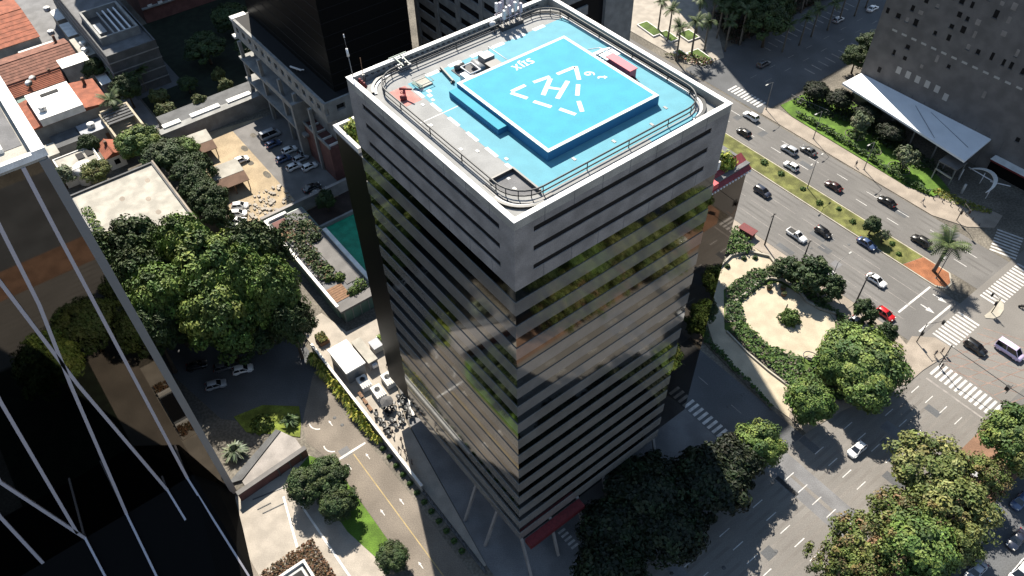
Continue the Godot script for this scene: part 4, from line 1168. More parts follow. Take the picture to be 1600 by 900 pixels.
func far_buildings() -> void:
	# striped tower behind the helipad tower
	var t := thing("striped_tower", "grey office tower with dark window strips right behind the helipad roof", "office tower", Vector3(-93, 0, -73))
	var o := -t.position
	obj("core", bx(-117, -70.8, 0, 95, -86.2, -60.8), M.slot_glass, t, o)
	for k in 25:
		obj("spandrel_band", bx(-117.4, -70.4, k * 3.75 + 2.0, k * 3.75 + 4.0, -74, -60.4), M.gray_wall, t, o)
	for x in [-117.6, -108.5, -99.5, -90.2, -81, -71.6]:
		obj("pier", bx(x, x + 1.4, 0, 95, -61.6, -60.2), M.gray_wall, t, o)
	obj("blank_wing", bx(-78, -70, 0, 95, -87, -78.6), M.gray_wall, t, o)
	obj("recess_glass", bx(-90, -71.5, 0, 95, -78.6, -74.0), M.black_glass, t, o)
	obj("rear_wall", bx(-117.4, -78, 0, 95, -87, -80), M.gray_wall, t, o)
	obj("roof", bx(-117.6, -70, 95, 96, -87, -60.2), M.roof_gray, t, o)
	for q in [[-104, 33, 1.9], [-96, 27, 1.4], [-88, 24.5, 1.2], [-80, 22, 1.6]]:
		obj("blind", bx(q[0], q[0] + 3.2, q[1], q[1] + 1.2, -60.8, -60.7), M.concrete_dark, t, o)
	# black tower and its white podium
	var b := block("black_tower", "black glass tower between the white podium and the striped tower", -147, -103, 56, -50, -29, M.black_glass, M.roof_dark, 1.0)
	for k in 11: obj("floor_line", bx(-147.05, -102.95, 24 + k * 3.0, 24.12 + k * 3.0, -50.05, -28.95), M.roof_dark, b, -b.position)
	var p := thing("white_podium", "long white podium building with a row of square openings under its roof", "building", Vector3(-124, 0, -30))
	o = -p.position
	obj("body", bx(-146.5, -101.5, 0, 17.6, -44, -27.4), M.gray_wall, p, o)
	obj("upper_core", bx(-148, -101.2, 17.6, 22.0, -44, -25.4), M.roof_dark, p, o)
	var n := 14
	for k in n:   # the openings are gaps between small piers
		var x := -148.4 + k * 3.52
		obj("pier", bx(x, x + 1.9, 19.6, 21.2, -25.5, -24.7), M.gray_wall, p, o)
	for k in 3:
		obj("pier", bx(-101.2, -100.4, 19.6, 21.2, -27.6 - k * 4.2, -25.5 - k * 4.2), M.gray_wall, p, o)
	obj("sill_band", bx(-148.4, -100.4, 17.6, 19.6, -44, -24.7), M.gray_wall, p, o)
	obj("roof_band", bx(-148.4, -100.4, 21.2, 22.6, -44, -24.7), M.gray_wall, p, o)
	obj("roof", bx(-147.9, -101.0, 22.6, 22.66, -43.6, -25.4), M.roof_dark, p, o)
	obj("roof_tip", bx(-149.2, -147.4, 21.9, 22.75, -28.6, -24.6), M.white_wall, p, o)
	obj("ledge_tip", bx(-149.2, -147.4, 17.4, 18.0, -27.4, -24.0), M.white_wall, p, o)
	obj("balcony_slab", bx(-147, -116, 12.4, 13.0, -27.4, -23.4), M.gray_wall, p, o)
	obj("balcony_front", bx(-131, -116, 13.0, 14.0, -23.7, -23.4), M.gray_wall, p, o)
	obj("lower_slab", bx(-146, -113, 6.8, 7.4, -27.4, -23.2), M.gray_wall, p, o)
	for x in [-146, -135, -124, -116.4, -108.5]: obj("column", bx(x, x + 0.8, 0, 17.6, -24.6, -23.8), M.gray_wall, p, o)
	obj("stair_wall", bx(-116, -114.8, 0, 15.5, -27.4, -22.6), M.gray_wall, p, o)
	obj("low_bay", bx(-114.8, -102, 0, 9.6, -27.4, -24.4), M.maroon, p, o)
	for x in [-112.5, -109.3, -106.1, -103.0]: obj("bay_divider", bx(x, x + 0.3, 9.6, 10.1, -27.2, -24.3), M.white_wall, p, o)
	obj("bay_rail", bx(-114.8, -101.8, 9.6, 10.3, -24.6, -24.2), M.gray_wall, p, o)
	var ra := thing("roof_boom", "pale boom lying across the dark podium roof", "boom", Vector3(-115.8, 22.66, -26.4))
	obj("boom", bar(S(), Vector3(-2.2, 0.5, 0.6), Vector3(1.4, 0.9, -0.4), 0.3, 0.3), M.white_metal, ra)
	obj("fork", bar(S(), Vector3(1.2, 0.9, -0.3), Vector3(2.0, 1.1, -0.9), 0.2, 0.2), M.white_metal, ra)
	obj("support", tube(S(), [V, Vector3(0, 0.6, 0)], 0.2, -1, 6), M.dark_metal, ra)
	# brown block beyond the dark court
	var q := block("brown_block", "dark brown block closing the shaded court at the top", -246, -204, 62, -70, -16, M.maroon, M.roof_dark, 1.0)
	obj("ledge", bx(-204, -203.2, 4.6, 5.0, -70, -16), M.gray_wall, q, -q.position)
	for i in 15: obj("baluster", bx(-203.6, -203.3, 5.0, 5.6, -64 + i * 3.2, -62.6 + i * 3.2), M.white_wall, q, -q.position)
	for k in 6:
		panes(q, "window", M.black_glass, "x", row(-65 + 0.0, 9.0 + k * 5, 6.4, 0, 8).map(func(a): return [a[0], a[1], -204.0]), 3.4, 2.2)
	# unseen slab added to throw shade on the street of palms, above the frame
	block("shade_block", "unseen plain block added to shade the palm street, above the picture", -128, -121, 78, -230, -154.5, M.concrete_dark, M.roof_gray)

func east_building() -> void:
	# a pale grey slab with scattered small windows
	var zf := -147.8
	var t := thing("gridded_slab", "large grey slab building with scattered small windows at upper right", "building", Vector3(30, 0, -162))
	var o := -t.position
	obj("wall", bx(-45.2, 110, 0, 92, -176, zf), M.concrete_facade, t, o)
	obj("roof", bx(-44.8, 109.6, 92, 92.1, -175.6, zf - 0.4), M.roof_gray, t, o)
	for i in 6: obj("window", bx(-36.6 + i * 2.62, -35.4 + i * 2.62, 12.4 - 0.9 * float(i == 5), 14.2 - 0.9 * float(i == 5), zf - 0.12, zf + 0.05), M.lamp_head, t, o)
	for i in 13: obj("window", bx(-41.2 + i * 2.62, -39.9 + i * 2.62, 21.8, 22.3, zf - 0.12, zf + 0.05), M.lamp_head, t, o)
	rng.seed = 77
	for k in 11:
		for i in 17:
			var x := -43.8 + i * 2.62 + rng.randf_range(-0.5, 0.5)
			var yy := 10.4 + k * 2.95
			if absf(yy - 13.3) < 1.4 or absf(yy - 22) < 1.2: continue
			var p := 0.2 if yy < 25 else 0.72
			if rng.randf() > p: continue
			var pale := rng.randf() < (0.3 if yy < 30 else 0.42)
			var w := rng.randf_range(0.6, 1.15)
			var h := rng.randf_range(0.8, 1.8)
			var wd := obj("window", bx(x - w / 2, x + w / 2, yy, yy + h, zf - 0.12, zf + 0.04), M.concrete if pale else M.slot_glass, t, o)
			if rng.randf() < 0.45: obj("sill", bx(x - w / 2 - 0.1, x + w / 2 + 0.1, yy - 0.18, yy - 0.04, zf - 0.05, zf + 0.22), M.concrete_dark, wd)
	for i in 12: obj("base_joint", bx(-44 + i * 3.4, -43.85 + i * 3.4, 0, 9.0, zf, zf + 0.03), M.concrete_dark, t, o)
	obj("entrance_glass", bx(-7, 40, 0.2, 4.2, zf, zf + 0.08), M.black_glass, t, o)
	obj("red_canopy", bx(-6.6, 40, 4.4, 4.9, zf, zf + 2.2), M.red_dark, t, o)
	obj("canopy_edge", bx(-6.7, 40, 4.9, 5.0, zf, zf + 2.3), M.white_wall, t, o)
	# the long white canopy in front of it
	var c := thing("white_canopy", "long tilted white canopy slab against the grey slab building", "canopy", Vector3(-27, 0, -142.5))
	o = -c.position
	var s := S()
	hexa(s, [Vector3(-44.9, 7.6, -147.7), Vector3(-9.2, 7.6, -147.7), Vector3(-8.9, 6.9, -136.6), Vector3(-45.7, 6.9, -141.3), Vector3(-44.9, 8.1, -147.7), Vector3(-9.2, 8.1, -147.7), Vector3(-8.9, 7.4, -136.6), Vector3(-45.7, 7.4, -141.3)])
	obj("slab", s, M.canopy_white, c, o)
	for i in 6: obj("column", tube(S(), [Vector3(-43 + i * 6.4, 0.1, -143.2 + i * 0.6), Vector3(-43 + i * 6.4, 7.2, -143.2 + i * 0.6)], 0.2, -1, 8), M.gray_metal, c, o)
	obj("roof_seam", bar(S(), Vector3(-28, 8.02, -146), Vector3(-18, 7.72, -138.6), 0.12, 0.06), M.blue_gray, c, o)
	obj("roof_seam", bar(S(), Vector3(-24, 8.02, -146.4), Vector3(-11, 7.82, -141.2), 0.12, 0.06), M.blue_gray, c, o)
	# low glass porch and the crescent over the entrance
	var g := thing("glass_porch", "pale grey flat porch roof beside the white canopy's end", "porch", Vector3(-11.5, 0, -138.2))
	obj("roof", bx(-2.4, 2.2, 4.6, 4.9, -2.2, 2.4), M.concrete_facade, g)
	for q in [[-2.2, -2.0], [2.0, -2.0], [-2.2, 2.2], [2.0, 2.2]]: obj("post", bx(q[0] - 0.1, q[0] + 0.1, 0.1, 4.6, q[1] - 0.1, q[1] + 0.1), M.gray_metal, g)
	var fr := S()
	bar(fr, Vector3(-2.0, 3.0, 3.0), Vector3(2.2, 3.0, 3.4), 0.3, 0.3)
	bar(fr, Vector3(-2.0, 3.0, 3.0), Vector3(-2.0, 0.1, 3.0), 0.2, 0.2)
	obj("gate_frame", fr, M.roof_pale, g)
	var a := thing("crescent_gate", "pale crescent shaped arch over the entrance court", "arch", Vector3(-5.5, 0.12, -139.0))
	var rings := []
	for k in 15:
		var u := -0.35 + k * 0.19
		var w := 0.12 + 0.85 * sin(PI * k / 14.0)
		var q := Vector3(cos(u) * 4.2, 3.0 + 1.2 * sin(PI * k / 14.0), -sin(u) * 4.6 + 1.4)
		var n := Vector3(cos(u), 0, -sin(u)) * w * 0.5
		rings.append([q - n, q + n, q + n + Vector3(0, 0.22, 0), q - n + Vector3(0, 0.22, 0)])
	var cs := S()
	loft(cs, rings)
	obj("crescent", cs, M.white_wall, a)
	obj("tie", tube(S(), [Vector3(-3.2, 3.6, -1.6), Vector3(3.6, 3.6, -1.2)], 0.12, -1, 6), M.white_metal, a)
	obj("tie", tube(S(), [Vector3(2.6, 3.4, -1.0), Vector3(6.4, 3.4, -3.0)], 0.12, -1, 6), M.white_metal, a)
	for q in [Vector3(3.9, 0, 0.6), Vector3(-3.6, 0, -0.6), Vector3(0.2, 0, -3.2)]: obj("post", tube(S(), [q, q + Vector3(0, 3.2, 0)], 0.12, -1, 6), M.white_metal, a)
	obj("bollard_column", tube(S(), [Vector3(-0.6, 0, 3.2), Vector3(-0.6, 2.6, 3.0)], 0.32, 0.28, 8), M.lamp_head, a)

# ---------------------------------------------------------------- the yards on the left
func west_yards() -> void:
	ground("sand_lot", pr(P([-140, -8, -137.5, -22, -97, -22, -97, 0, -104, 3, -112, -1, -134, -1]), -0.1, 0.05), M.sand, "sandy yellow yard with sheds left of the tower")
	ground("concrete_lot", bx(-137, -98.6, -0.1, 0.055, -31, -13.2), M.concrete_facade, "concrete yard where cars stand in the podium's shade")
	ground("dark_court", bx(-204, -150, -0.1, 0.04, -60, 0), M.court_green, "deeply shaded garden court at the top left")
	ground("shaded_drive", bx(-182, -166, 0.0, 0.06, -12, 1), M.asphalt_blue, "shaded drive at the edge of the dark court")
	# long wall with a white topped terrace behind the sand yard
	var w := thing("garden_wall", "long grey retaining wall with white topped ledges behind the sandy yard", "wall", Vector3(-142, 0, -13))
	var o := -w.position
	obj("wall", bx(-142.6, -140.2, 0, 4.4, -30, 3), M.gray_wall, w, o)
	for q in [[-29, -24.5], [-22.4, -15.8], [-13.6, -5.8], [-3, 1.5]]: obj("white_ledge", bx(-143.6, -142.0, 4.4, 4.75, q[0], q[1]), M.white_roof, w, o)
	obj("upper_walk", bx(-149.6, -143.6, 0, 3.6, -30, 1), M.concrete_dark, w, o)
	rng.seed = 61
	var rb := S()
	for i in 150:
		var x := rng.randf_range(-110, -98.6)
		var z := rng.randf_range(-13, -2)
		var a := rng.randf_range(0.1, 0.5)
		box(rb, x - a, x + a, 0.04, 0.05 + a * 0.8, z - a * rng.randf_range(0.3, 0.9), z + a * 0.6)
	tag(obj("rubble", rb, M.plaza_pale), "broken pale rubble strewn over the sandy yard's lower corner", "rubble", "", "stuff")
	for q in [[-128, -12.4, 1.5], [-121.6, -11.0, 1.1], [-115.0, -12.2, 1.8], [-131.6, -16.5, 1.2]]:
		obj("earth_patch", pr(smooth(P([q[0] - q[2], q[1] - 0.6, q[0] + q[2] * 0.8, q[1] - 0.9, q[0] + q[2], q[1] + 0.5, q[0] - q[2] * 0.6, q[1] + 0.8]), 2), 0.055, 0.062), M.dirt, get_node("sand_lot"))
	# dividing walls
	var d := thing("yard_wall", "grey wall between the concrete yard and the green court", "wall", Vector3(-97.6, 0, -14))
	obj("wall", bx(-0.3, 0.3, 0, 3.2, -14, 11), M.gray_wall, d)
	obj("coping", bx(-0.42, 0.42, 3.2, 3.35, -14, 11), M.concrete, d)
	var d2 := thing("yard_wall", "short wall at the corner of the sandy yard by the white parked cars", "wall", Vector3(-99, 0, 1.6))
	obj("wall", bx(-2, 9, 0, 2.0, -0.2, 0.2), M.gray_wall, d2)
	obj("coping", bx(-2, 9, 2.0, 2.12, -0.3, 0.3), M.white_wall, d2)
	for q in [[-132.6, -3.2, 3.6, 3.4, 20.0, "upper lean-to shed with pale roof in the sandy yard"], [-116.6, -3.9, 3.9, 3.6, 18.0, "lower lean-to shed with pale roof in the sandy yard"]]:
		var s := thing("lean_to_shed", q[5], "shed", Vector3(q[0], 0.05, q[1]), deg_to_rad(-4), "sheds in the sandy yard")
		var rf := S()
		hexa(rf, [Vector3(-q[2], 3.9, -q[3]), Vector3(q[2] * 0.2, 3.4, -q[3]), Vector3(q[2] * 0.2, 3.4, q[3]), Vector3(-q[2], 3.9, q[3]), Vector3(-q[2], 4.05, -q[3]), Vector3(q[2] * 0.2, 3.55, -q[3]), Vector3(q[2] * 0.2, 3.55, q[3]), Vector3(-q[2], 4.05, q[3])])
		obj("pale_roof", rf, M.roof_pale, s)
		rf = S()
		hexa(rf, [Vector3(q[2] * 0.2, 3.35, -q[3]), Vector3(q[2], 2.6, -q[3]), Vector3(q[2], 2.6, q[3]), Vector3(q[2] * 0.2, 3.35, q[3]), Vector3(q[2] * 0.2, 3.5, -q[3]), Vector3(q[2], 2.75, -q[3]), Vector3(q[2], 2.75, q[3]), Vector3(q[2] * 0.2, 3.5, q[3])])
		obj("brown_roof", rf, M.brown_wall, s)
		obj("back_wall", bx(-q[2] + 0.2, -q[2] + 0.5, 0, 3.8, -q[3] + 0.2, q[3] - 0.2), M.brown_wall, s)
		obj("side_wall", bx(-q[2] + 0.5, q[2] - 0.3, 0, 2.6, q[3] - 0.5, q[3] - 0.2), M.maroon, s)
		for z in [-q[3] + 0.3, 0.0, q[3] - 0.4]: obj("post", bx(q[2] - 0.3, q[2] - 0.1, 0, 2.6, z, z + 0.2), M.wood, s)
	# white roofed hall
	var h := block("flat_roofed_hall", "low hall with a broad stained white flat roof beside the glass tower", -125.6, -96, 8.0, 9.6, 28.4, M.gray_wall, M.roof_pale, 0.0)
	o = -h.position
	var e := S()
	box(e, -125.6, -96, 8.0, 8.5, 9.4, 9.9); box(e, -96.3, -95.8, 8.0, 8.5, 9.9, 28.4); box(e, -125.6, -125.1, 8.0, 8.5, 9.9, 28.4)
	obj("dark_gutter", e, M.concrete_dark, h, o)
	var e2 := S()
	box(e2, -125.8, -95.6, 8.5, 8.62, 9.2, 9.6); box(e2, -95.9, -95.5, 8.5, 8.62, 9.6, 28.4)
	obj("eave_cap", e2, M.walk, h, o)
	rng.seed = 31
	for i in 5:
		var x := rng.randf_range(-122, -104)
		var z := rng.randf_range(12, 20)
		obj("stain", pr(smooth(P([x - 0.9, z - 0.5, x + 0.7, z - 0.7, x + 1.1, z + 0.4, x - 0.5, z + 0.6]), 2), 8.06, 8.066), M.walk, h, o)
	for k in 5: obj("window", bx(-95.98, -95.9, 3.2, 5.6, 11 + k * 3.4, 13 + k * 3.4), M.black_glass, h, o)
	var sh := thing("roof_scrap", "leafy green strip planted along the hall roof's left edge", "planting")
	inst("leaves", hedge_mesh(21, P([-119, 26.0, -106, 26.0, -106, 28, -119, 28]), 0.9, 14, 0.35, [Color(0.08, 0.12, 0.02), Color(0.05, 0.08, 0.02)]), M.leaf, sh, Vector3(0, 8.1, 0))
	# green sports court and its gallery, left of the tower
	ground("service_court", bx(-97.2, -89.4, 0, 0.05, -28, -10.4), M.maroon_dark, "dark brown service court behind the yard wall")
	ground("green_court", bx(-89.4, -58, 0, 0.09, -23, -10.4), M.teal, "dark green court beside the tower's left flank")
	var cr := thing("court_kerb", "grey kerb wall round the dark green court", "wall", Vector3(-89.5, 0, -18.4))
	obj("kerb", bx(-0.3, 0.3, 0, 1.0, -4.6, 7.8), M.gray_wall, cr)
	obj("kerb", bx(-0.3, 31, 0, 0.8, -5.0, -4.6), M.gray_wall, cr)
	var gb := thing("planted_roof_building", "narrow building with a planted roof terrace and white edge beam", "building", Vector3(-76, 0, -6.6))
	o = -gb.position
	gb.position = Vector3(-78.5, 0, -7.4)
	gb.scale = Vector3(1.021, 0.6, 1.021)
	obj("wall", bx(-92.4, -61.4, 0, 5.9, -11.2, -2.6), M.teal_wall, gb, o)
	obj("end_glass", bx(-61.4, -59.6, 0.1, 5.6, -10.6, -3.0), M.teal_wall, gb, o)
	for k in 5: obj("mullion", bx(-59.6, -59.5, 0.1, 5.6, -10.4 + k * 1.8, -10.25 + k * 1.8), M.gray_metal, gb, o)
	obj("end_beam", bx(-61.6, -59.4, 5.6, 6.5, -10.8, -2.4), M.concrete_facade, gb, o)
	obj("roof", bx(-92.2, -61.6, 5.9, 5.96, -11.0, -2.8), M.roof_gray, gb, o)
	obj("grey_deck", bx(-80, -65.4, 5.96, 6.2, -10.9, -7.2), M.concrete_facade, gb, o)
	obj("white_edge_beam", bx(-92.8, -61.0, 5.9, 6.7, -2.9, -2.3), M.white_roof, gb, o)
	obj("white_cross_beam", bx(-92.8, -92.0, 5.9, 6.8, -7.4, -2.9), M.white_roof, gb, o)
	obj("white_gutter", bx(-82.4, -63.2, 5.9, 6.9, -11.9, -11.0), M.white_roof, gb, o)
	obj("maroon_patch", bx(-91.4, -87.6, 5.96, 6.1, -6.4, -3.4), M.maroon, gb, o)
	for i in 7: obj("deck_plank", bx(-66.6 + i * 0.62, -66.05 + i * 0.62, 5.96, 6.12, -6.4, -3.1), M.wood, gb, o)
	for i in 5: obj("deck_plank", bx(-87.4 + i * 0.62, -86.85 + i * 0.62, 5.96, 6.12, -6.2, -3.1), M.wood, gb, o)

# ---------------------------------------------------------------- the houses at top left
func tiled_roof(s: SurfaceTool, x0: float, x1: float, z0: float, z1: float, y: float, rise: float, along_x := true) -> void:   # two slopes of stepped tile courses
	var n := 7
	for side in [-1.0, 1.0]:
		for i in n:
			var a := float(i) / n
			var b := float(i + 1) / n
			var ya := y + rise * a + 0.1
			var yb := y + rise * b + 0.03
			if along_x:
				var zm := (z0 + z1) / 2
				var hz := (z1 - z0) / 2
				var za: float = zm + side * hz * (1 - a)
				var zb: float = zm + side * hz * (1 - b)
				quad(s, Vector3(x0, ya, za), Vector3(x1, ya, za), Vector3(x1, yb, zb), Vector3(x0, yb, zb))
				quad(s, Vector3(x0, ya - 0.1, za), Vector3(x1, ya - 0.1, za), Vector3(x1, ya, za), Vector3(x0, ya, za))
			else:
				var xm := (x0 + x1) / 2
				var hx := (x1 - x0) / 2
				var xa: float = xm + side * hx * (1 - a)
				var xb: float = xm + side * hx * (1 - b)
				quad(s, Vector3(xa, ya, z0), Vector3(xa, ya, z1), Vector3(xb, yb, z1), Vector3(xb, yb, z0))
				quad(s, Vector3(xa, ya - 0.1, z0), Vector3(xa, ya - 0.1, z1), Vector3(xa, ya, z1), Vector3(xa, ya, z0))
	if along_x:
		for x in [x0, x1]: tri(s, Vector3(x, y, z0), Vector3(x, y, z1), Vector3(x, y + rise, (z0 + z1) / 2))
		tube(s, [Vector3(x0, y + rise + 0.05, (z0 + z1) / 2), Vector3(x1, y + rise + 0.05, (z0 + z1) / 2)], 0.16, -1, 6)
	else:
		for z in [z0, z1]: tri(s, Vector3(x0, y, z), Vector3(x1, y, z), Vector3((x0 + x1) / 2, y + rise, z))
		tube(s, [Vector3((x0 + x1) / 2, y + rise + 0.05, z0), Vector3((x0 + x1) / 2, y + rise + 0.05, z1)], 0.16, -1, 6)

func house(label: String, x0: float, x1: float, z0: float, z1: float, h: float, rise: float, roof: Material, wall: Material, along_x := true) -> Node3D:
	var t := thing("tiled_house", label, "house", Vector3((x0 + x1) / 2, 0, (z0 + z1) / 2), 0.0, "houses with red tile roofs")
	var o := -t.position
	obj("wall", bx(x0 + 0.3, x1 - 0.3, 0, h, z0 + 0.3, z1 - 0.3), wall, t, o)
	var s := S()
	tiled_roof(s, x0, x1, z0, z1, h, rise, along_x)
	var r := obj("roof", s, roof, t, o)
	obj("chimney", bx(x0 + 2, x0 + 2.7, h, h + rise + 0.9, z0 + 2.2, z0 + 2.9), M.brown_wall, r)
	for k in 3: obj("window", bx(x1 - 0.34, x1 - 0.26, 1.2, 2.6, z0 + 1.6 + k * 2.6, z0 + 2.9 + k * 2.6), M.black_glass, t, o)
	return t

func houses() -> void:
	ground("house_yards", bx(-320, -150.4, -0.1, 0.03, 0.5, 70), M.walk_gray, "paved yards between the tiled houses")
	house("large house with orange red roof at the top left corner", -236, -204, 13, 36, 6.4, 1.8, M.tile, M.gray_wall, false)
	house("house with a long rust red roof, second row from the top left", -199, -184.5, 8, 34, 6.2, 2.0, M.tile_old, M.gray_wall, false)
	house("house with bright orange roof right of the rust red one", -184.4, -178, 14, 34, 5.6, 1.6, M.tile, M.gray_wall, false)
	var a := house("house with red roof ends around a white flat roof", -173.6, -159.6, 8.4, 29.0, 6.0, 1.6, M.tile, M.gray_wall, true)
	var o := -a.position
	obj("white_roof", bx(-172.8, -159.4, 6.2, 8.2, 14.6, 25.2), M.white_roof, a, o)
	obj("skylight", bx(-170.6, -169.2, 8.2, 8.35, 17.6, 22.0), M.slot_glass, a, o)
	house("small house with a weathered orange roof by the trees", -147, -140.2, 12.6, 17.2, 3.6, 1.2, M.tile, M.white_wall, true)
	var b := block("white_annex", "small pale annex with two dark skylights and a round end", -147.6, -140.4, 4.0, 18.0, 27.4, M.white_wall, M.roof_pale, 0.3)
	o = -b.position
	for z in [18.6, 20.8]: obj("skylight", bx(-146.2, -143.6, 4.06, 4.3, z, z + 1.6), M.slot_glass, b, o)
	obj("round_end", tube(S(), [Vector3(-140.6, 0, 22.4), Vector3(-140.6, 4.2, 22.4)], 2.4, 2.4, 16), M.white_wall, b, o)
	# small white roofs and lean-tos
	for q in [[-222, -215, 3.4, 5.9, 4.0, M.white_roof, "white roofed shed nearest the top edge beside the grey block"], [-211.4, -203, 3.6, 6.2, 4.2, M.white_roof, "second white roofed shed beside the grey block"], [-184.6, -179.8, 6.6, 13.4, 8.0, M.white_roof, "bright white box roof beside the palm"], [-196, -184.4, 3.6, 7.0, 6.6, M.roof_pale, "pale lilac flat roof left of the dark palms"], [-178.6, -173.4, 4.4, 6.8, 3.4, M.white_roof, "narrow white canopy roof in the planted yard"], [-176, -171.4, 16, 21, 5.0, M.roof_gray, "dark grey flat roof between two red roofs"], [-177, -173, 21.4, 27, 5.2, M.teal_wall, "pale green glazed roof between two red roofs"], [-202, -198.4, 11, 20, 5.0, M.white_wall, "long white roof strip between the two upper houses"], [-158.4, -153.4, 12, 18.4, 3.6, M.blue_gray, "silver blue lean-to roof below the white flat roof"], [-159, -153.4, 19, 25, 3.0, M.concrete_dark, "dark carport roof beside the white car"], [-156, -151, 25.2, 30, 3.2, M.roof_pale, "small pale roof at the glass tower's edge"]]:
		var t := block("yard_shed", q[6], q[0], q[1], q[4], q[2], q[3], M.gray_wall, q[5], 0.0)
		obj("eave", bx(q[0] - 0.2, q[1] + 0.2, q[4] + 0.06, q[4] + 0.14, q[2] - 0.2, q[3] + 0.2), q[5], t, -t.position)
		obj("door", bx(q[1], q[1] + 0.05, 0, 2.1, q[2] + 0.5, q[2] + 1.4), M.brown_wall, t, -t.position)
	var y := thing("yard_fountain", "cream stone ornament in the small planted yard", "garden ornament", Vector3(-168.4, 0.03, 8.2))
	obj("basin", bx(-1.8, 1.8, 0, 0.5, -1.2, 1.2), M.plaza_cream, y)
	obj("block", bx(-0.8, 0.4, 0.5, 1.3, -0.6, 0.6), M.plaza_cream, y)
	obj("bench", bx(-3.4, -2.2, 0, 0.5, -1.4, 0.2), M.plaza_pale, y)
	# open walled shell near the trees
	var s := thing("roofless_shell", "cream walled shell building without a full roof", "building", Vector3(-150, 0, 8.6))
	obj("wall", bx(-7.2, 6.2, 0, 6.0, -3.6, -3.1), M.plaza_cream, s)
	obj("wall", bx(5.7, 6.2, 0, 6.0, -3.1, 3.4), M.plaza_cream, s)
	obj("wall", bx(-7.2, -6.7, 0, 6.0, -3.1, 3.4), M.plaza_cream, s)
	obj("wall", bx(-7.2, 6.2, 0, 5.4, 3.4, 3.9), M.plaza_cream, s)
	obj("floor", bx(-6.7, 5.7, 2.0, 2.3, -3.1, 3.4), M.plaza_cream, s)
	for i in 5: obj("roof_joist", bx(-6.4 + i * 1.35, -5.6 + i * 1.35, 5.7, 5.95, -3.1, 3.4), M.concrete_dark, s)
	# grey block with a plant well on its roof
	var g := block("grey_block", "grey block with a roof well of white louvres at top left", -224, -168.4, 12.0, -9.5, 3.6, M.concrete_dark, M.roof_gray, 1.2)
	o = -g.position
	obj("well_floor", bx(-193, -176.6, 12.06, 12.12, -7.6, 1.6), M.dark_metal, g, o)
	var wk := S()
	box(wk, -193.6, -176, 12.06, 14.4, 1.6, 2.2); box(wk, -193.6, -176, 12.06, 14.4, -8.2, -7.6); box(wk, -176.6, -176, 12.06, 14.4, -7.6, 1.6); box(wk, -193.6, -193, 12.06, 14.4, -7.6, 1.6)
	obj("well_wall", wk, M.gray_wall, g, o)
	for i in 4: obj("louvre", bx(-191.4, -177.4, 13.4, 14.0, -6.6 + i * 1.5, -6.2 + i * 1.5), M.white_metal if i < 3 else M.gray_metal, g, o)
	obj("fan_housing", bx(-186, -180, 12.12, 13.6, -0.8, 1.2), M.gray_metal, g, o)
	for k in 4: obj("cornice", bx(-224.1, -168.3, 2.4 + k * 2.8, 2.7 + k * 2.8, -9.6, 3.7), M.gray_wall, g, o)
	for q in [[-214, 7.2, 8.0, "on the orange red roof's eave"], [-207.6, 9.6, 4.2, "between the two upper houses"], [-190.2, 5.0, 6.7, "left on the lilac flat roof"], [-186.6, 5.6, 6.7, "right on the lilac flat roof"], [-174.4, 18.0, 5.1, "on the dark grey flat roof"], [-163.0, 23.2, 8.2, "on the white flat roof's near corner"], [-155.6, 15.4, 3.7, "on the silver blue lean-to"]]:
		var wt := thing("water_tank", "small pale round water tank %s" % q[3], "water tank", Vector3(q[0], q[2], q[1]), 0.0, "roof tanks of the houses")
		obj("tank", tube(S(), [V, Vector3(0, 1.1, 0)], 0.85, 0.95, 12), M.blue_gray if q[0] < -200 else M.white_wall, wt)
		obj("lid", tube(S(), [Vector3(0, 1.1, 0), Vector3(0, 1.3, 0)], 1.0, 0.7, 12), M.white_wall, wt)
	for q in [[-187.6, 21.0], [-186.0, 22.4]]:
		var d := thing("satellite_dish", "white dish and pipes on the grey parapet, %s of two" % ("left" if q[1] > 22 else "right"), "dish", Vector3(q[0] + 6, 6.0, q[1]))
		obj("mast", tube(S(), [V, Vector3(0, 1.0, 0)], 0.07, -1, 6), M.white_metal, d)
		var ds := S()
		tube(ds, [Vector3(0, 1.0, 0), Vector3(0.3, 1.35, 0.1), Vector3(0.36, 1.42, 0.12)], 0.2, 0.95, 12)
		obj("dish", ds, M.white_metal, d)

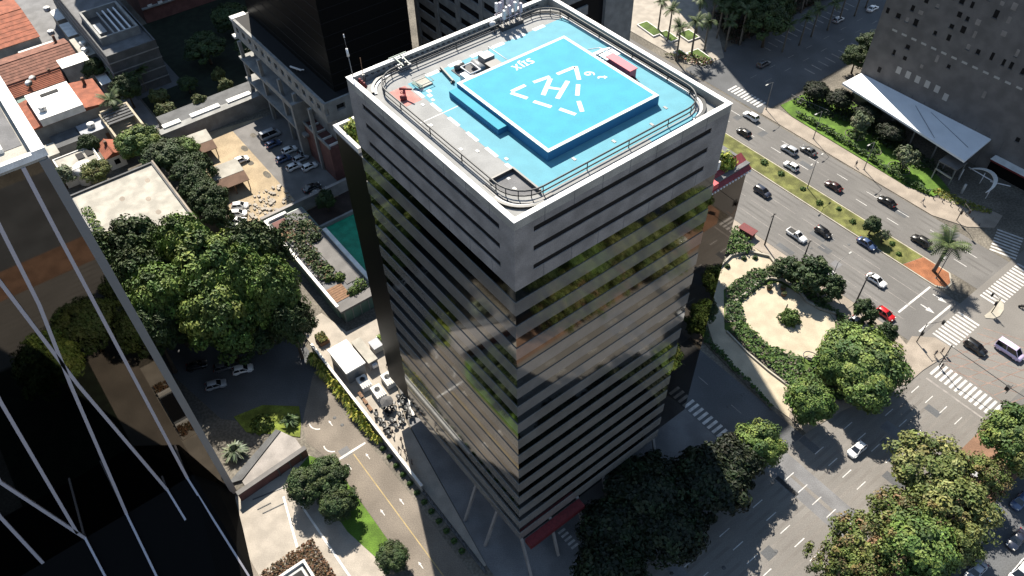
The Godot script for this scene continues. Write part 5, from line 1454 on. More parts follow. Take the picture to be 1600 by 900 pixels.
# ---------------------------------------------------------------- the terrace between driveway and tower
func terrace() -> void:
	ground("terrace_floor", pr(P([-67, 4.6, -3.5, 4.6, -3.5, 4.2, -34, -0.4, -44, -4, -58.5, -9.6, -59.4, -2.5, -67, -1.0]), 0, 0.3), M.plaza_pale, "pale terrace floor at the foot of the tower's left face")
	var w := thing("terrace_wall", "long white topped wall between the yellow hedge and the terrace", "wall", Vector3(-32, 0, 5.0))
	obj("wall", bx(-27.5, 11.5, 0, 2.2, -0.2, 0.2), M.gray_wall, w)
	obj("coping", bx(-27.5, 11.5, 2.2, 2.34, -0.24, 0.24), M.white_wall, w)
	var fe := thing("dark_fence", "dark metal fence on a low kerb continuing the white wall into the shade", "fence", Vector3(-20.5, 0, 5.0))
	obj("kerb", bx(0.1, 18, 0, 0.5, -0.2, 0.2), M.concrete_dark, fe)
	obj("rail", bx(0.1, 18, 1.7, 1.8, -0.05, 0.05), M.rail, fe)
	for i in 18: obj("picket", bx(0.2 + i * 1.04, 0.28 + i * 1.04, 0.5, 1.7, -0.04, 0.04), M.rail, fe)
	var w2 := thing("terrace_wall", "low white kerb wall under the tower's left facade", "wall", Vector3(-45, 0.3, -6.2), deg_to_rad(-21))
	obj("wall", bx(-13, 12, 0, 0.9, -0.15, 0.15), M.gray_wall, w2)
	obj("coping", bx(-13, 12, 0.9, 1.0, -0.22, 0.22), M.white_wall, w2)
	var a := thing("white_plant_room", "bright white box roof on the terrace behind the hedge", "plant room", Vector3(-51.2, 0.3, 1.6))
	obj("wall", bx(-3.3, 3.3, 0, 3.4, -1.9, 1.9), M.gray_wall, a)
	obj("roof", bx(-3.6, 3.6, 3.4, 3.75, -2.1, 2.1), M.white_roof, a)
	obj("door", bx(3.3, 3.36, 0, 2.1, -0.5, 0.5), M.gray_metal, a)
	obj("louvre", bx(-2.8, 2.6, 1.6, 3.0, 1.9, 1.96), M.gray_metal, a)
	var b := thing("grey_duct", "pale grey duct roof beside the bright white box", "duct", Vector3(-51.3, 0.3, -2.2))
	obj("casing", bx(-3.3, 3.2, 0, 2.3, -0.9, 0.9), M.concrete, b)
	obj("lid", bx(-3.4, 3.3, 2.3, 2.42, -1.0, 1.0), M.roof_pale, b)
	obj("flange", bx(3.3, 3.9, 0.9, 1.7, -0.5, 0.5), M.white_metal, b)
	for q in [[-43.5, -2.6, "air unit with a round black fan, nearest the tower"], [-45.8, 1.4, "air unit low against the white box's end"], [-42.2, 0.4, "air unit in front of the fan unit"]]:
		var u := thing("air_unit", "white " + q[2], "air conditioner", Vector3(q[0], 0.3, q[1]), deg_to_rad(-3), "air conditioners on the terrace")
		obj("casing", bx(-1.5, 1.5, 0.15, 1.35, -0.95, 0.95), M.white_wall, u)
		obj("foot", bx(-1.3, 1.3, 0, 0.15, -0.8, 0.8), M.dark_metal, u)
		obj("fan_ring", tube(S(), [Vector3(-0.5, 1.35, 0), Vector3(-0.5, 1.5, 0)], 0.55, 0.55, 12), M.gray_metal, u)
		obj("fan", tube(S(), [Vector3(-0.5, 1.5, 0), Vector3(-0.5, 1.53, 0)], 0.42, 0.42, 12), M.rubber, u)
		for k in 4: obj("louvre", bx(0.3, 1.4, 1.35, 1.45, -0.8 + k * 0.42, -0.62 + k * 0.42), M.dark_metal, u)
	var c := thing("small_cabinet", "small white cabinet between the duct and the green planter", "cabinet", Vector3(-52, 0.3, -5.0))
	obj("body", bx(-1.1, 1.1, 0, 1.5, -0.9, 0.9), M.white_wall, c)
	obj("top", bx(-1.2, 1.2, 1.5, 1.6, -1.0, 1.0), M.blue_gray, c)
	var pl := thing("square_planter", "pale green planter bed by the tower's left corner", "planter", Vector3(-52.2, 0.3, -7.2))
	obj("bed", bx(-2, 2, 0, 0.7, -0.9, 0.9), M.white_wall, pl)
	inst("leaves", hedge_mesh(33, P([-1.8, -0.8, 1.8, -0.8, 1.8, 0.8, -1.8, 0.8]), 0.8, 40, 0.3, [Color(0.12, 0.18, 0.03), Color(0.1, 0.13, 0.03)]), M.leaf, pl, Vector3(0, 0.6, 0))
	var dk := inst("clipped_shrub", shrub_mesh(34, 1.9, 2.6, 700, 0.3, [Color(0.02, 0.016, 0.012), Color(0.03, 0.035, 0.015)]), M.leaf, null, Vector3(-46.6, 0.3, -6.0))
	tag(dk, "very dark clipped shrub beside the fan unit", "shrub")
	var br := inst("clipped_shrub", shrub_mesh(35, 1.1, 1.4, 260, 0.3, [Color(0.11, 0.16, 0.03), Color(0.09, 0.12, 0.03)]), M.leaf, null, Vector3(-49.5, 0.3, -6.6))
	tag(br, "small yellow green shrub next to the very dark one", "shrub")
	var cr := thing("planter_crate", "dark planted crate on the sunlit end of the terrace", "planter", Vector3(-60.4, 0.3, 2.4))
	obj("crate", bx(-1.3, 1.3, 0, 0.9, -1.0, 1.0), M.wood, cr)
	inst("leaves", hedge_mesh(36, P([-1.2, -0.9, 1.2, -0.9, 1.2, 0.9, -1.2, 0.9]), 0.7, 50, 0.3, [Color(0.05, 0.06, 0.02), Color(0.09, 0.09, 0.02)]), M.leaf, cr, Vector3(0, 0.8, 0))
	# cafe tables and chairs, dark
	var ch := Node3D.new()
	obj("seat", bx(-0.24, 0.24, 0.42, 0.47, -0.24, 0.24), M.rail, ch)
	obj("backrest", bx(-0.26, -0.2, 0.5, 0.95, -0.24, 0.24), M.rail, ch)
	for q in [[-0.2, -0.2], [-0.2, 0.2], [0.2, -0.2], [0.2, 0.2]]: obj("leg", bx(q[0] - 0.02, q[0] + 0.02, 0, 0.42, q[1] - 0.02, q[1] + 0.02), M.rail, ch)
	ch.set_meta("category", "chair")
	var tb := Node3D.new()
	obj("tabletop", tube(S(), [Vector3(0, 0.72, 0), Vector3(0, 0.76, 0)], 0.45, 0.45, 14), M.rail, tb)
	obj("stem", tube(S(), [Vector3(0, 0.03, 0), Vector3(0, 0.72, 0)], 0.04, -1, 6), M.rail, tb)
	obj("foot", tube(S(), [V, Vector3(0, 0.04, 0)], 0.28, 0.28, 10), M.rail, tb)
	tb.set_meta("category", "table")
	rng.seed = 12
	for i in 4:
		for j in 4:
			var p := Vector3(-38.6 + i * 1.55 - j * 0.25, 0.3, 3.2 - j * 1.75 + i * 0.1)
			dup(tb, "cafe_table", "round black cafe table set in rows on the terrace", p, 0.0, "cafe tables on the terrace")
			for k in 2:
				var an := rng.randf() * TAU
				dup(ch, "cafe_chair", "black cafe chair drawn up to a table on the terrace", p + Vector3(cos(an), 0, -sin(an)) * 0.62, an + PI, "cafe chairs on the terrace")
	ch.free()
	tb.free()
	for q in [[-36.4, -4.0, "red", "maroon parasol, the nearest to the tower facade"], [-40.6, -4.0, "green", "dark green parasol between the air units and the red parasol"], [-38.8, 0.6, "dark", "charcoal parasol in the middle of the cafe tables"]]:
		var u := thing("parasol", q[3], "parasol", Vector3(q[0], 0.3, q[1]), 0.3, "parasols on the terrace")
		obj("pole", tube(S(), [V, Vector3(0, 2.5, 0)], 0.035, -1, 6), M.steel, u)
		var s := S()
		for k in 8:
			var a0 := TAU * k / 8
			var a1 := TAU * (k + 1) / 8
			tri(s, Vector3(0, 2.6, 0), Vector3(cos(a0), 2.1 / 1.25, sin(a0)) * 1.25, Vector3(cos(a1), 2.1 / 1.25, sin(a1)) * 1.25)
		obj("canopy", s, M.red_dark if q[2] == "red" else M.teal if q[2] == "green" else M.dark_metal, u)
		obj("base", bx(-0.3, 0.3, 0, 0.1, -0.3, 0.3), M.concrete, u)
	# planter boxes between
	for q in [[-44.2, 3.4], [-42.4, 3.5], [-40.6, 3.6]]:
		var p := thing("bench", "dark slatted bench along the white wall, %s" % ("left of three" if q[0] < -44 else "middle of three" if q[0] < -42 else "right of three"), "bench", Vector3(q[0], 0.3, q[1] - 0.2), 0.0, "benches on the terrace")
		for k in 3: obj("slat", bx(-0.7, 0.7, 0.42, 0.46, -0.3 + k * 0.2, -0.14 + k * 0.2), M.wood, p)
		for x in [-0.6, 0.6]: obj("leg", bx(x - 0.04, x + 0.04, 0, 0.42, -0.26, 0.26), M.rail, p)
	# gate wall and ramp at the bend of the driveway
	var g := thing("gate_wall", "brown gate wall with a pale coping at the driveway's bend", "wall", Vector3(-38.9, 0, 23.4), 0.06)
	obj("wall", bx(-0.25, 0.25, 0.1, 2.4, -6.4, 6.8), M.maroon, g)
	obj("coping", bx(-0.5, 0.4, 2.4, 2.55, -6.5, 6.9), M.concrete_facade, g)
	for z in [-5.2, -3.0, -0.8]: obj("post", bx(0.25, 0.42, 0.1, 2.3, z, z + 0.25), M.dark_metal, g)
	ground("grey_ramp", pr(P([-46.6, 18.6, -43.6, 17.2, -40.4, 17.2, -40.6, 28.5, -41.6, 28.5]), 0, 0.3), M.concrete, "pale grey ramp behind the gate wall")
	ground("ramp_strip", pr(P([-47.4, 19.2, -46.6, 18.6, -41.8, 28.4, -42.6, 30.8]), 0, 0.5), M.concrete_dark, "dark strip beside the ramp")
	# planter with a rust hedge round a grey skylight, bottom edge
	var k := thing("hedge_planter", "rust brown hedge round a grey skylight at the bottom edge", "planter", Vector3(-17.5, 0.1, 31))
	obj("kerb", bx(-7.4, 7.4, 0, 0.3, -7.4, 2.4), M.plaza_pale, k)
	inst("hedge", hedge_mesh(41, P([-7.0, -7.0, 7.0, -7.0, 7.0, 2.2, 4.6, 2.2, 4.6, -4.4, -4.6, -4.4, -4.6, 2.2, -7.0, 2.2]), 0.9, 26, 0.32, [Color(0.075, 0.04, 0.022), Color(0.05, 0.038, 0.02), Color(0.1, 0.055, 0.03)]), M.leaf, k, Vector3(0, 0.25, 0))
	var fr := S()
	box(fr, -4.5, 4.5, 0, 1.2, -4.3, -3.9); box(fr, -4.5, -4.1, 0, 1.2, -3.9, 2.2); box(fr, 4.1, 4.5, 0, 1.2, -3.9, 2.2)
	obj("white_frame", fr, M.white_wall, k)
	obj("inner_frame", bx(-3.7, 3.7, 0, 0.9, -3.5, 2.2), M.gray_metal, k)
	obj("skylight", bx(-3.3, 3.3, 0.9, 0.95, -3.1, 2.2), M.slot_glass, k)
	ground("lower_drive", bx(-34, 12, 0.1, 0.13, 33.6, 41), M.paver, "paved drive below the court, out of the picture")
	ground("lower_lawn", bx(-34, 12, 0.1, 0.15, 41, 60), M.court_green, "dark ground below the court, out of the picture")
	var jt := thing("court_edging", "white edging strips on the pale court", "edging", Vector3(-33, 0.1, 22))
	obj("strip", bar(S(), Vector3(-1.6, 0.03, 0.6), Vector3(18, 0.03, 0.3), 0.35, 0.1), M.white_wall, jt)
	obj("strip", bar(S(), Vector3(-1.6, 0.03, 2.2), Vector3(8.0, 0.03, 4.6), 0.35, 0.1), M.white_wall, jt)
	obj("dark_joint", bar(S(), Vector3(-4.4, 0.03, 6.6), Vector3(-2.6, 0.03, -1.2), 0.22, 0.08), M.dark_metal, jt)
	obj("dark_joint", bar(S(), Vector3(-1.0, 0.03, 6.4), Vector3(-0.4, 0.03, 2.4), 0.16, 0.08), M.concrete_dark, jt)
	obj("dark_joint", bar(S(), Vector3(-2.2, 0.03, 6.8), Vector3(-1.9, 0.03, 4.4), 0.16, 0.08), M.concrete_dark, jt)
	var mb := thing("manhole_bench", "low dark bench in the tree's shade on the pale court", "bench", Vector3(-32.6, 0.1, 22.4), 0.4)
	obj("seat", bx(-1.0, 1.0, 0.36, 0.44, -0.3, 0.3), M.dark_metal, mb)
	obj("leg", bx(-0.9, -0.8, 0, 0.36, -0.25, 0.25), M.dark_metal, mb)
	obj("leg", bx(0.8, 0.9, 0, 0.36, -0.25, 0.25), M.dark_metal, mb)
	# zebra and rubber mats on the forecourt
	var zb := thing("forecourt_zebra", "small zebra crossing by the red fascia", "zebra crossing", Vector3(1.0, 0.135, -9.0))
	for i in 5: obj("stripe", bx(-1.6 + i * 0.82, -1.2 + i * 0.82, 0, 0.006, -0.7, 0.7), M.paint, zb)

# ---------------------------------------------------------------- the round garden and the lawns
func gardens() -> void:
	var dark := [Color(0.028, 0.055, 0.014), Color(0.04, 0.07, 0.016), Color(0.02, 0.042, 0.012)]
	var mid := [Color(0.045, 0.085, 0.018), Color(0.06, 0.1, 0.022), Color(0.03, 0.06, 0.016)]
	ground("garden_soil", pr(P([-24, -84.2, 12, -83.8, 13, -79, 12.8, -64, 5, -60.8, -12.8, -62.2, -20.2, -70]), 0, 0.13), M.grass, "planted ground of the round garden")
	var rd := pr(smooth(P([-15.2, -67.6, -15.8, -80.2, -9.6, -81.4, -4.8, -80.4, -1.4, -82.2, 2.6, -77.4, 3.4, -71.6, 1.6, -68.4, -3.4, -65.6, -9.4, -66.2]), 1), 0, 0.17)
	ground("round_plaza", rd, M.plaza_cream, "cream coloured round plaza in the garden")
	for q in [["garden_bed", "dark hedge bed left of the round plaza", [-19.8, -70.4, -19.9, -79, -17.2, -82.8, -14.6, -83.2, -16.0, -80.2, -15.6, -70, -11.4, -66.8, -13.8, -63.6], 1.1, 61, dark], ["garden_bed", "green hedge bed between the path and the round plaza", [-12.0, -62.4, -12.2, -66.2, -9.2, -66.0, -4.2, -65.4, 1.4, -68.2, 3.6, -66, 5.0, -61.2, -6.2, -61.6], 1.3, 62, mid], ["garden_bed", "planting bed right of the round plaza under the big tree", [3.6, -77.6, 11.6, -82.0, 12.4, -66.0, 6.0, -61.4, 3.8, -66, 3.6, -71], 1.0, 63, mid], ["garden_bed", "planting bed along the avenue pavement behind the round plaza", [-14.4, -83.6, -1.0, -83.2, 9, -83.0, 2.8, -78, -1.2, -82.4, -4.8, -80.8, -9.6, -81.8], 1.2, 64, dark], ["garden_bed", "palm-leaved planting at the garden's far left corner", [-31, -86, -24.4, -84.4, -23.6, -81.8, -26, -78.4, -30, -76], 1.6, 65, mid], ["garden_bed", "dark hedge along the side street below the cream path", [-18.4, -61.4, -12.2, -57.6, 5.6, -54.9, 5.6, -54.4, -13, -56.4, -19.4, -60], 1.3, 66, dark]]:
		var b := thing(q[0], q[1], "hedge bed", V, 0.0, "planting beds of the round garden")
		inst("leaves", hedge_mesh(q[4], P(q[2]), q[3], 15, 0.42, q[5]), M.leaf, b, Vector3(0, 0.1, 0))
		obj("soil", pr(P(q[2]), 0.1, 0.22), M.dirt, b)
	var bs := inst("round_bush", shrub_mesh(67, 2.5, 2.9, 1300, 0.3, [Color(0.06, 0.1, 0.02), Color(0.045, 0.075, 0.018)]), M.leaf, null, Vector3(-6.2, 0.17, -74.0))
	tag(bs, "single round bush on the cream round plaza", "bush")
	var cw := thing("curved_wall", "low pale curved seat wall round the plaza's far side", "wall", Vector3(0, 0.13, 0))
	obj("seat_wall", band(S(), [Vector3(-16.2, 0, -69), Vector3(-16.6, 0, -76), Vector3(-16.2, 0, -79.8), Vector3(-14.2, 0, -81.6), Vector3(-11.4, 0, -81.9)], 0.5, 0, 0.55, false), M.kerb, cw)
	obj("seat_wall", band(S(), [Vector3(-9.8, 0, -81.7), Vector3(-7.0, 0, -80.6), Vector3(-4.2, 0, -81.2), Vector3(-1.2, 0, -82.6)], 0.5, 0, 0.55, false), M.kerb, cw)
	var c2 := thing("curved_wall", "pale kerb wall along the outer left of the cream path", "wall", Vector3(0, 0.13, 0))
	obj("kerb_wall", band(S(), [Vector3(-22.6, 0, -70.4), Vector3(-24.8, 0, -73.6), Vector3(-25.6, 0, -78.6), Vector3(-24.2, 0, -82.4), Vector3(-20.4, 0, -84.8), Vector3(-17.8, 0, -83.9)], 0.4, 0, 0.6, false), M.kerb, c2)
	var c3 := thing("curved_wall", "thin pale kerb between the cream path and the big tree's bed", "wall", Vector3(0, 0.13, 0))
	obj("kerb_wall", band(S(), [Vector3(-12, 0, -61.9), Vector3(-5.8, 0, -61.0), Vector3(-0.7, 0, -60.8), Vector3(4.8, 0, -61.0)], 0.3, 0, 0.45, false), M.kerb, c3)
	for q in [[-12.4, -79.6, "square brown planter stool on the plaza's far edge"], [-11.2, -78.4, "second brown planter stool beside the square one"], [-14.2, -77.4, "low grey planter stool by the plaza's left wall"]]:
		var p := thing("planter_stool", q[2], "planter", Vector3(q[0], 0.17, q[1]), 0.3, "planter stools on the round plaza")
		obj("pot", tube(S(), [V, Vector3(0, 0.7, 0)], 0.45, 0.6, 10), M.wood, p)
		inst("leaves", shrub_mesh(70 + int(q[0]), 0.65, 0.7, 90, 0.24, [Color(0.06, 0.05, 0.03), Color(0.05, 0.07, 0.02)]), M.leaf, p, Vector3(0, 0.6, 0))
	for q in [[-23.4, -80.2, "dark bush at the bend of the cream path, upper"], [-22.0, -82.2, "dark bush at the bend of the cream path, right"], [-24.0, -75.6, "dark bush at the bend of the cream path, lower"]]:
		var p := inst("path_bush", shrub_mesh(80, 0.7, 0.9, 140, 0.26, dark), M.leaf, null, Vector3(q[0], 0.15, q[1]))
		tag(p, q[2], "bush", "bushes along the cream path")
	var rs := thing("red_kiosk", "low red roofed kiosk at the avenue pavement", "kiosk", Vector3(-28.0, 0.14, -86.4), 0.1)
	obj("body", bx(-1.6, 1.6, 0, 1.6, -0.8, 0.8), M.maroon, rs)
	obj("roof", bx(-1.9, 1.9, 1.6, 1.75, -1.1, 1.1), M.red_dark, rs)
	obj("counter", bx(-1.4, 1.4, 0.9, 0.98, 0.8, 1.1), M.wood, rs)
	var rp := inst("red_plant", shrub_mesh(71, 1.6, 1.5, 420, 0.36, [Color(0.16, 0.035, 0.02), Color(0.12, 0.04, 0.02), Color(0.06, 0.06, 0.02)]), M.leaf, null, Vector3(7.0, 0.15, -61.6))
	tag(rp, "rust red bush between the cream path and the big tree", "bush")
	var sc := thing("ring_sculpture", "dark ring sculpture at the plaza's near right edge", "sculpture", Vector3(2.4, 0.2, -69.4), 0.5)
	obj("ring", tube(S(), ring_rect(-1.3, 1.3, -1.0, 1.0, 0.99, 0.7, 5), 0.1, -1, 6, true), M.dark_metal, sc)
	obj("plinth", bx(-0.4, 0.4, -0.05, 0.65, -0.4, 0.4), M.plaza_pale, sc)
	# lawn in front of the grey slab
	ground("slab_lawn", pr(P([-55, -131, -50, -129.4, -16, -128.2, -9.6, -129.8, -8.2, -134.6, -12, -136.8, -44, -147, -54, -146]), 0, 0.16), M.grass_bright, "lawn in front of the grey slab building")
	ground("slab_forecourt", pr(P([-58, -129.6, -55, -131, -54, -146, -45, -147.8, -9, -147.8, -6, -134.5, 4, -136, 4, -147.7, 60, -147.7, 60, -137, 5, -131, 30, -190, -58, -190]), -0.1, 0.02), M.concrete_dark, "dark forecourt along the grey slab")
	var fh := thing("front_hedge", "long dark clipped hedge along the far pavement", "hedge")
	inst("leaves", hedge_mesh(91, P([-50, -130.4, -40.6, -130.2, -29.4, -129.6, -16.6, -128.4, -10.6, -129.2, -10.6, -130.4, -17, -129.9, -30, -131.2, -41, -132, -49.6, -131.6]), 1.3, 22, 0.4, dark), M.leaf, fh, Vector3(0, 0.15, 0))
	var sl := thing("shaded_shrubbery", "shrubbery coloured dark as shade between the white canopy and the lawn", "shrubbery")
	inst("leaves", hedge_mesh(92, P([-54, -134, -47, -134.6, -38, -138, -30, -137, -24, -135.4, -18, -135.6, -12, -137.2, -12, -139, -30, -143, -46, -146, -54, -145]), 1.3, 7, 0.5, [Color(0.012, 0.02, 0.008), Color(0.016, 0.026, 0.01)]), M.leaf, sl, Vector3(0, 0.15, 0))  # near-black leaves: the shade before the canopy is put into their colour
	var fc := thing("lawn_fence", "pale thin fence across the lawn's left end", "fence", Vector3(-49.8, 0.16, -136.0), 0.16)
	for i in 9: obj("post", bx(-5.4 + i * 1.35, -5.32 + i * 1.35, 0, 1.5, -0.04, 0.04), M.gray_metal, fc)
	obj("rail", bx(-5.4, 5.4, 1.4, 1.46, -0.04, 0.04), M.gray_metal, fc)
	obj("rail", bx(-5.4, 5.4, 0.5, 0.56, -0.04, 0.04), M.gray_metal, fc)
	for q in [[-35, -135.2, 2.4], [-28.2, -133.6, 1.8], [-20.4, -132.4, 2.6]]:
		var bed := thing("lawn_bed", "dark round bed under a small tree on the lawn, %s" % ("left" if q[0] < -30 else "middle" if q[0] < -25 else "right"), "flower bed", Vector3(q[0], 0.16, q[1]), 0.0, "round beds on the lawn")
		obj("edge", tube(S(), ring_rect(-q[2], q[2], -q[2] * 0.7, q[2] * 0.7, q[2] * 0.69, 0.02, 6), 0.12, -1, 5, true), M.dirt, bed)
		inst("leaves", shrub_mesh(93 + int(q[0]), q[2], 0.6, 260, 0.35, dark), M.leaf, bed)
	# palm plaza planters
	for q in [[-104, -131.4, 4.0, 1.9, "upper left"], [-97.6, -132.6, 3.0, 1.6, "second from the left"], [-94.2, -137.4, 2.6, 2.2, "by the row of palms"], [-84.4, -131.6, 3.4, 2.2, "nearest the shaded street"], [-88.8, -128.6, 2.0, 1.2, "at the tower roof's edge"]]:
		var p := thing("plaza_planter", "white edged grass planter on the palm plaza, %s" % q[4], "planter", Vector3(q[0], 0.12, q[1]), -0.12, "grass planters on the palm plaza")
		obj("kerb", bx(-q[2], q[2], 0, 0.45, -q[3], q[3]), M.white_wall, p)
		obj("grass", bx(-q[2] + 0.3, q[2] - 0.3, 0.45, 0.5, -q[3] + 0.3, q[3] - 0.3), M.grass, p)
	var ed := thing("planter_bed", "brown planted bed on the palm plaza towards the tower", "flower bed")
	inst("leaves", hedge_mesh(94, P([-92, -124.4, -80, -128.6, -79.6, -134, -86, -130.6]), 1.0, 9, 0.45, [Color(0.07, 0.06, 0.03), Color(0.05, 0.07, 0.02), Color(0.11, 0.05, 0.03)]), M.leaf, ed, Vector3(0, 0.1, 0))
	# median shrubs
	for q in [[-30, -108.4, 0.8], [-24.5, -107.4, 1.0], [-20.4, -109.2, 0.7], [-15.8, -108.0, 0.9], [-6.2, -108.8, 0.8], [-3.4, -107.2, 0.7], [-36.8, -108.8, 1.0], [-42, -109, 1.2]]:
		var p := inst("median_shrub", shrub_mesh(100 + int(q[0]), q[2], q[2] * 0.9, 150, 0.26, mid), M.leaf, null, Vector3(q[0], 0.16, q[1]))
		tag(p, "small shrub on the planted strip of the avenue", "shrub", "shrubs on the planted strip")
	# the yellow hedge along the driveway
	var yc := [Color(0.24, 0.24, 0.04), Color(0.17, 0.2, 0.03), Color(0.3, 0.26, 0.06), Color(0.08, 0.11, 0.02)]
	var proto := [spiky_mesh(51, 1.7, 2.6, 80, yc), spiky_mesh(52, 1.8, 2.2, 80, yc), spiky_mesh(53, 1.6, 2.9, 80, yc)]
	rng.seed = 9
	for i in 24:
		var x := -57 + i * 1.02
		var p := inst("yellow_palm", proto[i % 3], M.leaf, null, Vector3(x, 0.0, 6.0 + rng.randf_range(-0.4, 0.35)))
		p.rotation.y = rng.randf() * TAU
		p.scale = Vector3.ONE * (rng.randf_range(0.75, 1.1) if i < 20 else 0.7)
		tag(p, "yellow green bushy palm in the row along the white wall", "palm", "yellow palms along the driveway wall")
	for i in 12:
		var p := inst("wall_creeper", shrub_mesh(57, 0.6, 0.9, 90, 0.3, dark), M.leaf, null, Vector3(-32 + i * 2.2, 0.0, 5.9))
		tag(p, "dark low shrub at the foot of the driveway wall", "shrub", "low shrubs along the driveway wall")
	var sp := inst("spiky_plant", spiky_mesh(54, 2.8, 2.2, 110, [Color(0.1, 0.115, 0.08), Color(0.06, 0.08, 0.045)]), M.leaf, null, Vector3(-47.4, 0.1, 27.0))
	tag(sp, "large grey green spiky plant at the glass tower's edge", "spiky plant")
	var s2 := inst("spiky_plant", spiky_mesh(55, 2.2, 2.0, 90, [Color(0.05, 0.08, 0.03), Color(0.03, 0.05, 0.02)]), M.leaf, null, Vector3(-47.2, 0.1, 16.4))
	tag(s2, "dark spiky plant at the bend of the driveway", "spiky plant")
	var lb := inst("lawn_shrub", shrub_mesh(56, 2.6, 1.4, 600, 0.34, [Color(0.1, 0.13, 0.025), Color(0.07, 0.1, 0.02)]), M.leaf, null, Vector3(-50.2, 0.1, 20.6))
	tag(lb, "light green shrub on the olive lawn patch", "shrub")

# ---------------------------------------------------------------- vehicles in their places
func vehicles() -> void:
	var av := "cars on the avenue"
	car("suv", "white", -56.3, -120.6, 180, "white car with black roof parts, farthest back on the avenue's far lanes", av)
	car("hatchback", "black", -52.9, -114.0, 180, "black hatchback behind the white car at the tower's right edge", av)
	car("suv", "silver", -41.2, -117.2, 180, "black and silver car side by side with a dark car", av)
	car("saloon", "gray", -38.0, -120.6, 180, "dark grey saloon nearest the far pavement, beside the silver car", av)
	car("hatchback", "white", -36.9, -112.6, 180, "white hatchback close to the planted strip on the far lanes", av)
	car("saloon", "maroon", -25.9, -114.4, 180, "very dark red saloon alone in the far lanes", av)
	car("saloon", "black", -14.9, -119.4, 180, "black saloon beside the lawn on the far lanes", av)
	car("suv", "black", -2.6, -114.0, 180, "black SUV beside the palm's planted strip", av)
	car("suv", "navy", -35.0, -99.9, 0, "navy blue SUV under the tower's right corner", av)
	car("pickup", "white", -20.7, -94.4, 0, "white pickup truck near the first dark pole", av)
	car("hatchback", "black", -17.7, -99.8, 0, "black car beside the white pickup truck", av)
	car("saloon", "blue", -9.5, -104.2, 0, "dark blue car close to the planted strip's small tree", av)
	car("saloon", "white", -1.7, -96.5, 0, "white saloon on the near lanes behind the red car", av)
	car("hatchback", "red", 5.0, -90.0, 0, "bright red hatchback at the kerb before the crossing", av)
	car("hatchback", "white", -10.0, -90.6, 0, "white car half hidden by the poles at the garden's kerb", av)
	car("suv", "black", 20.9, -96.2, 0, "large black car crossing the junction", av)
	car("van", "lilac", 25.4, -100.4, 0, "lilac white passenger van at the right edge of the junction", av)
	car("hatchback", "white", 20.4, -59.3, -90, "white hatchback alone on the wide street", "cars on the wide street")
	car("hatchback", "silver", 3.2, -83.6, 0, "silver blue car parked between the garden and the red car", "cars parked round the garden", 0.14)
	var pk := "cars parked at the right edge"
	car("saloon", "navy", 46.4, -65.4, -90, "navy car parked at the right edge, in front of the blue one", pk, 0.07)
	car("hatchback", "blue", 43.2, -72.2, -90, "blue car parked farthest back at the right edge", pk, 0.07)
	car("saloon", "silver", 45.2, -55.4, -90, "silver car parked at the bottom right", pk, 0.07)
	car("van", "white", 49.6, -60.9, -90, "white van roof in the bottom right corner", pk, 0.07)
	car("saloon", "white", 35.4, -72.4, -90, "white car half hidden under the trees right of the street", pk, 0.14)
	car("hatchback", "white", 41.4, -66.6, -90, "white car behind the leaves at the right edge", pk, 0.07)
	var ps := "cars in the shaded palm street"
	car("saloon", "white", -69.5, -191.4, 90, "white car in the patch of sun at the top of the palm street", ps)
	car("hatchback", "silver", -72.0, -178.1, 90, "pale car in the shade below the sunlit one", ps)
	car("suv", "gray", -70.3, -142.2, 90, "grey car with lights where the palm street meets the avenue", ps)
	var sy := "cars parked in the yards"
	car("hatchback", "white", -123.4, -9.6, 90, "white car between the two sheds", sy, 0.06)
	for q in [[-107.8, -1.2, "first"], [-105.6, 0.2, "second"], [-103.4, 1.6, "third"], [-101.2, 2.6, "fourth"]]:
		car("hatchback" if q[2] != "third" else "saloon", "white" if q[2] != "fourth" else "silver", q[0], q[1] - 0.8, 60, "white car in the diagonal row by the trees, %s from the shed" % q[2], sy, 0.06)
	car("van", "silver", -128.0, -19.8, 90, "silver van at the upper end of the shaded concrete yard", sy, 0.06)
	car("hatchback", "blue", -124.2, -18.8, 90, "blue car just below the silver van in the shaded yard", sy, 0.06)
	for q in [[-119.4, -20.8, "white", "upper left"], [-117.2, -18.0, "blue", "lower left"], [-114.6, -21.4, "silver", "upper middle"], [-112.8, -18.6, "white", "lower right"], [-110.4, -21.6, "white", "upper right"], [-116.2, -23.6, "gray", "rearmost"]]:
		car("hatchback", q[2], q[0], q[1], 90, "%s car in the tight cluster in the shaded yard, %s" % [q[2], q[3]], sy, 0.06)
	for q in [[-103.0, -18.2, "black", "left"], [-100.4, -18.8, "gray", "right"]]:
		car("saloon", q[2], q[0], q[1], 90, "%s car against the yard wall, %s of two" % [q[2], q[3]], sy, 0.06)
	for q in [[-63.4, 23.6, "silver", "middle"], [-63.6, 18.0, "white", "right"], [-70.0, 24.6, "black", "left"], [-66.4, 20.6, "gray", "rear"]]:
		car("hatchback", q[2], q[0], q[1], 70, "%s car in deep shade under the big trees, %s of four" % [q[2], q[3]], "cars parked under the big trees", 0.02)
	car("saloon", "white", -157.0, 21.6, 20, "white car in the narrow yard between the houses", "cars among the houses", 0.04)
	# motorbike at the junction
	var mb := thing("motorcycle", "dark motorcycle with rider at the right edge of the junction", "motorcycle", Vector3(21.2, 0.03, -113.4), 0.4)
	for x in [-0.65, 0.65]:
		var w := inst("wheel", M.tyre_mesh, M.rubber, mb, Vector3(x, 0.31, 0))
		w.rotation.x = PI / 2
		w.scale = Vector3(0.95, 0.5, 0.95)
	var s := S()
	bar(s, Vector3(-0.55, 0.5, 0), Vector3(0.5, 0.62, 0), 0.26, 0.26)
